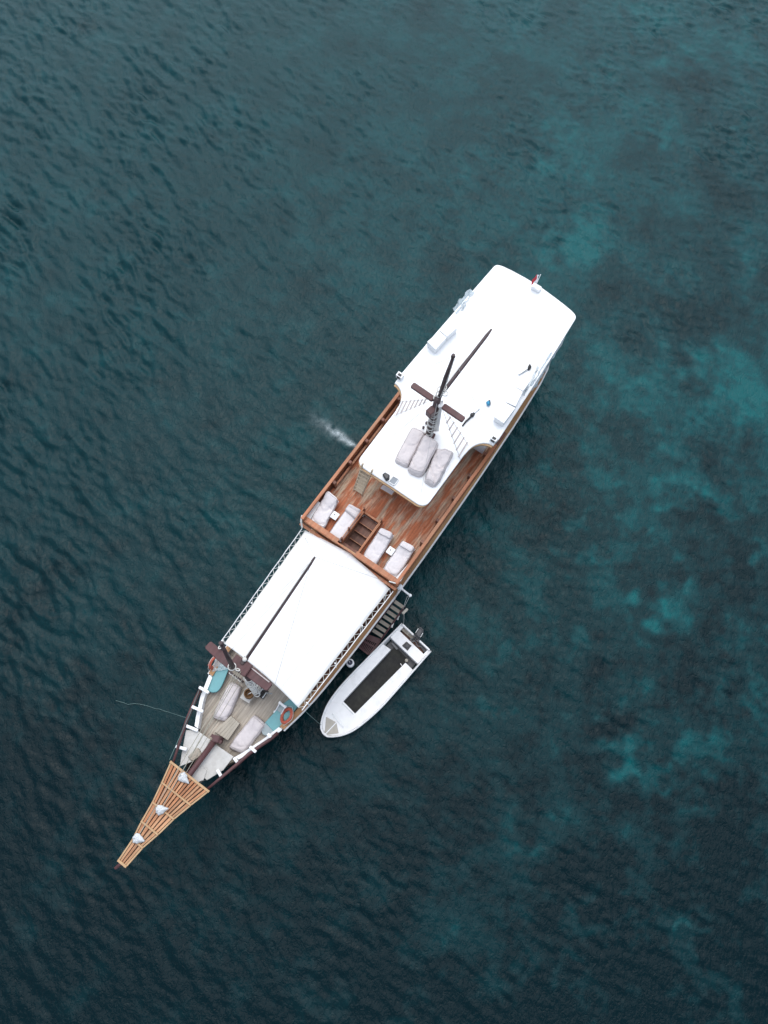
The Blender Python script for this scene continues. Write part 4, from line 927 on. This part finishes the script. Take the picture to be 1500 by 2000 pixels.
# white storage boxes along the roof edges
BX = 'white boxes along the edges of the white roof'
for q, lab in (([(835,667),(851,682),(872,659),(858,647)], 'white storage box on the left roof edge, nearer the masts'), ([(859,645),(873,657),(893,640),(878,628)], 'white storage box on the left roof edge, nearer the stern'),
               ([(987,787),(1006,797),(984,826),(966,814)], 'white storage box on the right roof edge, nearest the bow of its row'), ([(1006,757),(1021,765),(1007,793),(989,785)], 'white storage box in the middle of the row on the right roof edge'), ([(1016,738),(1035,745),(1022,763),(1008,756)], 'white storage box on the right roof edge, nearest the stern of its row')):
    p = pxs(q, RZ+.5); t = thing('storage_box', lab, 'box', centroid(p, RZ), group=BX)
    MB().prism(p, RZ+.01, RZ+.44, 0).build('body', 'white_paint', t)
    cc = centroid(p, 0); MB().prism([(q_.x+(q_.x-cc.x)*.04, q_.y+(q_.y-cc.y)*.04) for q_ in p], RZ+.442, RZ+.5, .015).build('lid', 'white_paint', t)
# loose plastic sheets bunched at the roof edges
def sheet(label, a, b, c, d, seed, z0=RZ+.12, z1=RZ-.5, m='plastic_dense', amp=.12):
    A, B = S(*a, z0), S(*b, z0); Cc, Dd = S(*c, z1), S(*d, z1); t = thing('plastic_sheet', label, 'sheet', A.lerp(B, .5), group='clear plastic side curtains bunched at the roof edge')
    def f(u, v):
        p = (A.lerp(B, u)).lerp(Dd.lerp(Cc, u), v); k_ = mnoise.noise(Vector((u*4, v*5, seed)))+.5*mnoise.noise(Vector((u*7, v*13, seed)))
        return (p.x+.05*k_, p.y+amp*k_, p.z+amp*.8*mnoise.noise(Vector((u*4, v*9, seed+3))))
    MB().grid(f, 60, 16).build('sheet', m, t, smooth=True)
    return t
sheet('bunched clear plastic curtain at the left roof edge near the stern', (890,612), (926,570), (918,564), (884,602), 1)
sheet('crumpled clear plastic curtain at the left roof edge beside the storage boxes', (905,603), (912,592), (897,605), (880,622), 2, amp=.08)
sheet('long bunched clear plastic curtain at the right roof edge behind the storage boxes', (1036,754), (1076,688), (1086,690), (1046,757), 3, RZ+.15, RZ-.6)
sheet('folds of clear plastic curtain at the right roof edge nearest the boxes', (1022,772), (1050,712), (1062,730), (1030,775), 4, RZ+.10, RZ-.2, 'plastic', .1)
# dark oddments
t = thing('dark_pole', 'short black pole lying on the white roof right of the main crosstree', 'pole', S(915, 819, RZ))
pp = [S(903, 832, RZ+.06), S(910, 823, RZ+.06), S(920, 814, RZ+.06), S(926, 807, RZ+.06)]
MB().tube(pp, [.035, .05, .05, .07], 7).build('shaft', 'black', t, smooth=True); MB().lathe(S(922, 811, RZ+.05), [(.11, -.03), (.11, .06), (.05, .09)], 8).build('knob', 'black', t)
MB().tube([pp[3], S(937, 797, RZ+.05)], .03, 6).build('pale_end', 'steel', t)
c = S(955, 787, RZ); t = thing('cloth_bundle', 'small blue and black bundle on the white roof beside the right storage boxes', 'bundle', c)
MB().cushion(pxs([(951,783),(958,781),(959,790),(953,792)], RZ+.1), RZ+.005, .2, 51, .05, 12, 10).build('black_cloth', 'black', t, smooth=True)
MB().cushion(pxs([(949,785),(956,783),(957,792),(952,792)], RZ+.14), RZ+.08, .17, 52, .05, 12, 10).build('blue_cloth', 'blue', t, smooth=True)
c = S(1034, 718, RZ); t = thing('mop', 'grey handled mop with black head on the white roof near the right edge', 'mop', c)
MB().cushion(pxs([(1030,718),(1034,710),(1039,717),(1033,723)], RZ+.1), RZ+.01, .2, 53, .06, 12, 10).build('head', 'black', t, smooth=True)
MB().tube([S(1031, 719, RZ+.08), S(1022, 725, RZ+.08), S(1013, 731, RZ+.08)], [.05, .07, .05], 6).build('handle', 'steel', t)
# flag at the stern
b0 = S(1046, 558, RZ+.15); b1 = S(1056, 536, RZ+1.3)
t = thing('flag', 'small red and white flag on a short staff at the stern edge', 'flag', b0)
MB().tube([b0, b1], .02, 6).build('staff', 'white_paint', t)
def flagf(v0, v1):
    def f(u, v):
        p = b1.lerp(b0, .05+.72*u); vv = v0+(v1-v0)*v
        return (p.x-.03-.12*vv*u, p.y+.03+.17*vv+.04*math.sin(u*7+vv*3), p.z-.12*vv)
    return f
MB().grid(flagf(.55, 1.3), 12, 6).build('red_half', 'red', t, smooth=True); MB().grid(flagf(0, .55), 12, 6).build('white_half', 'white_paint', t, smooth=True)
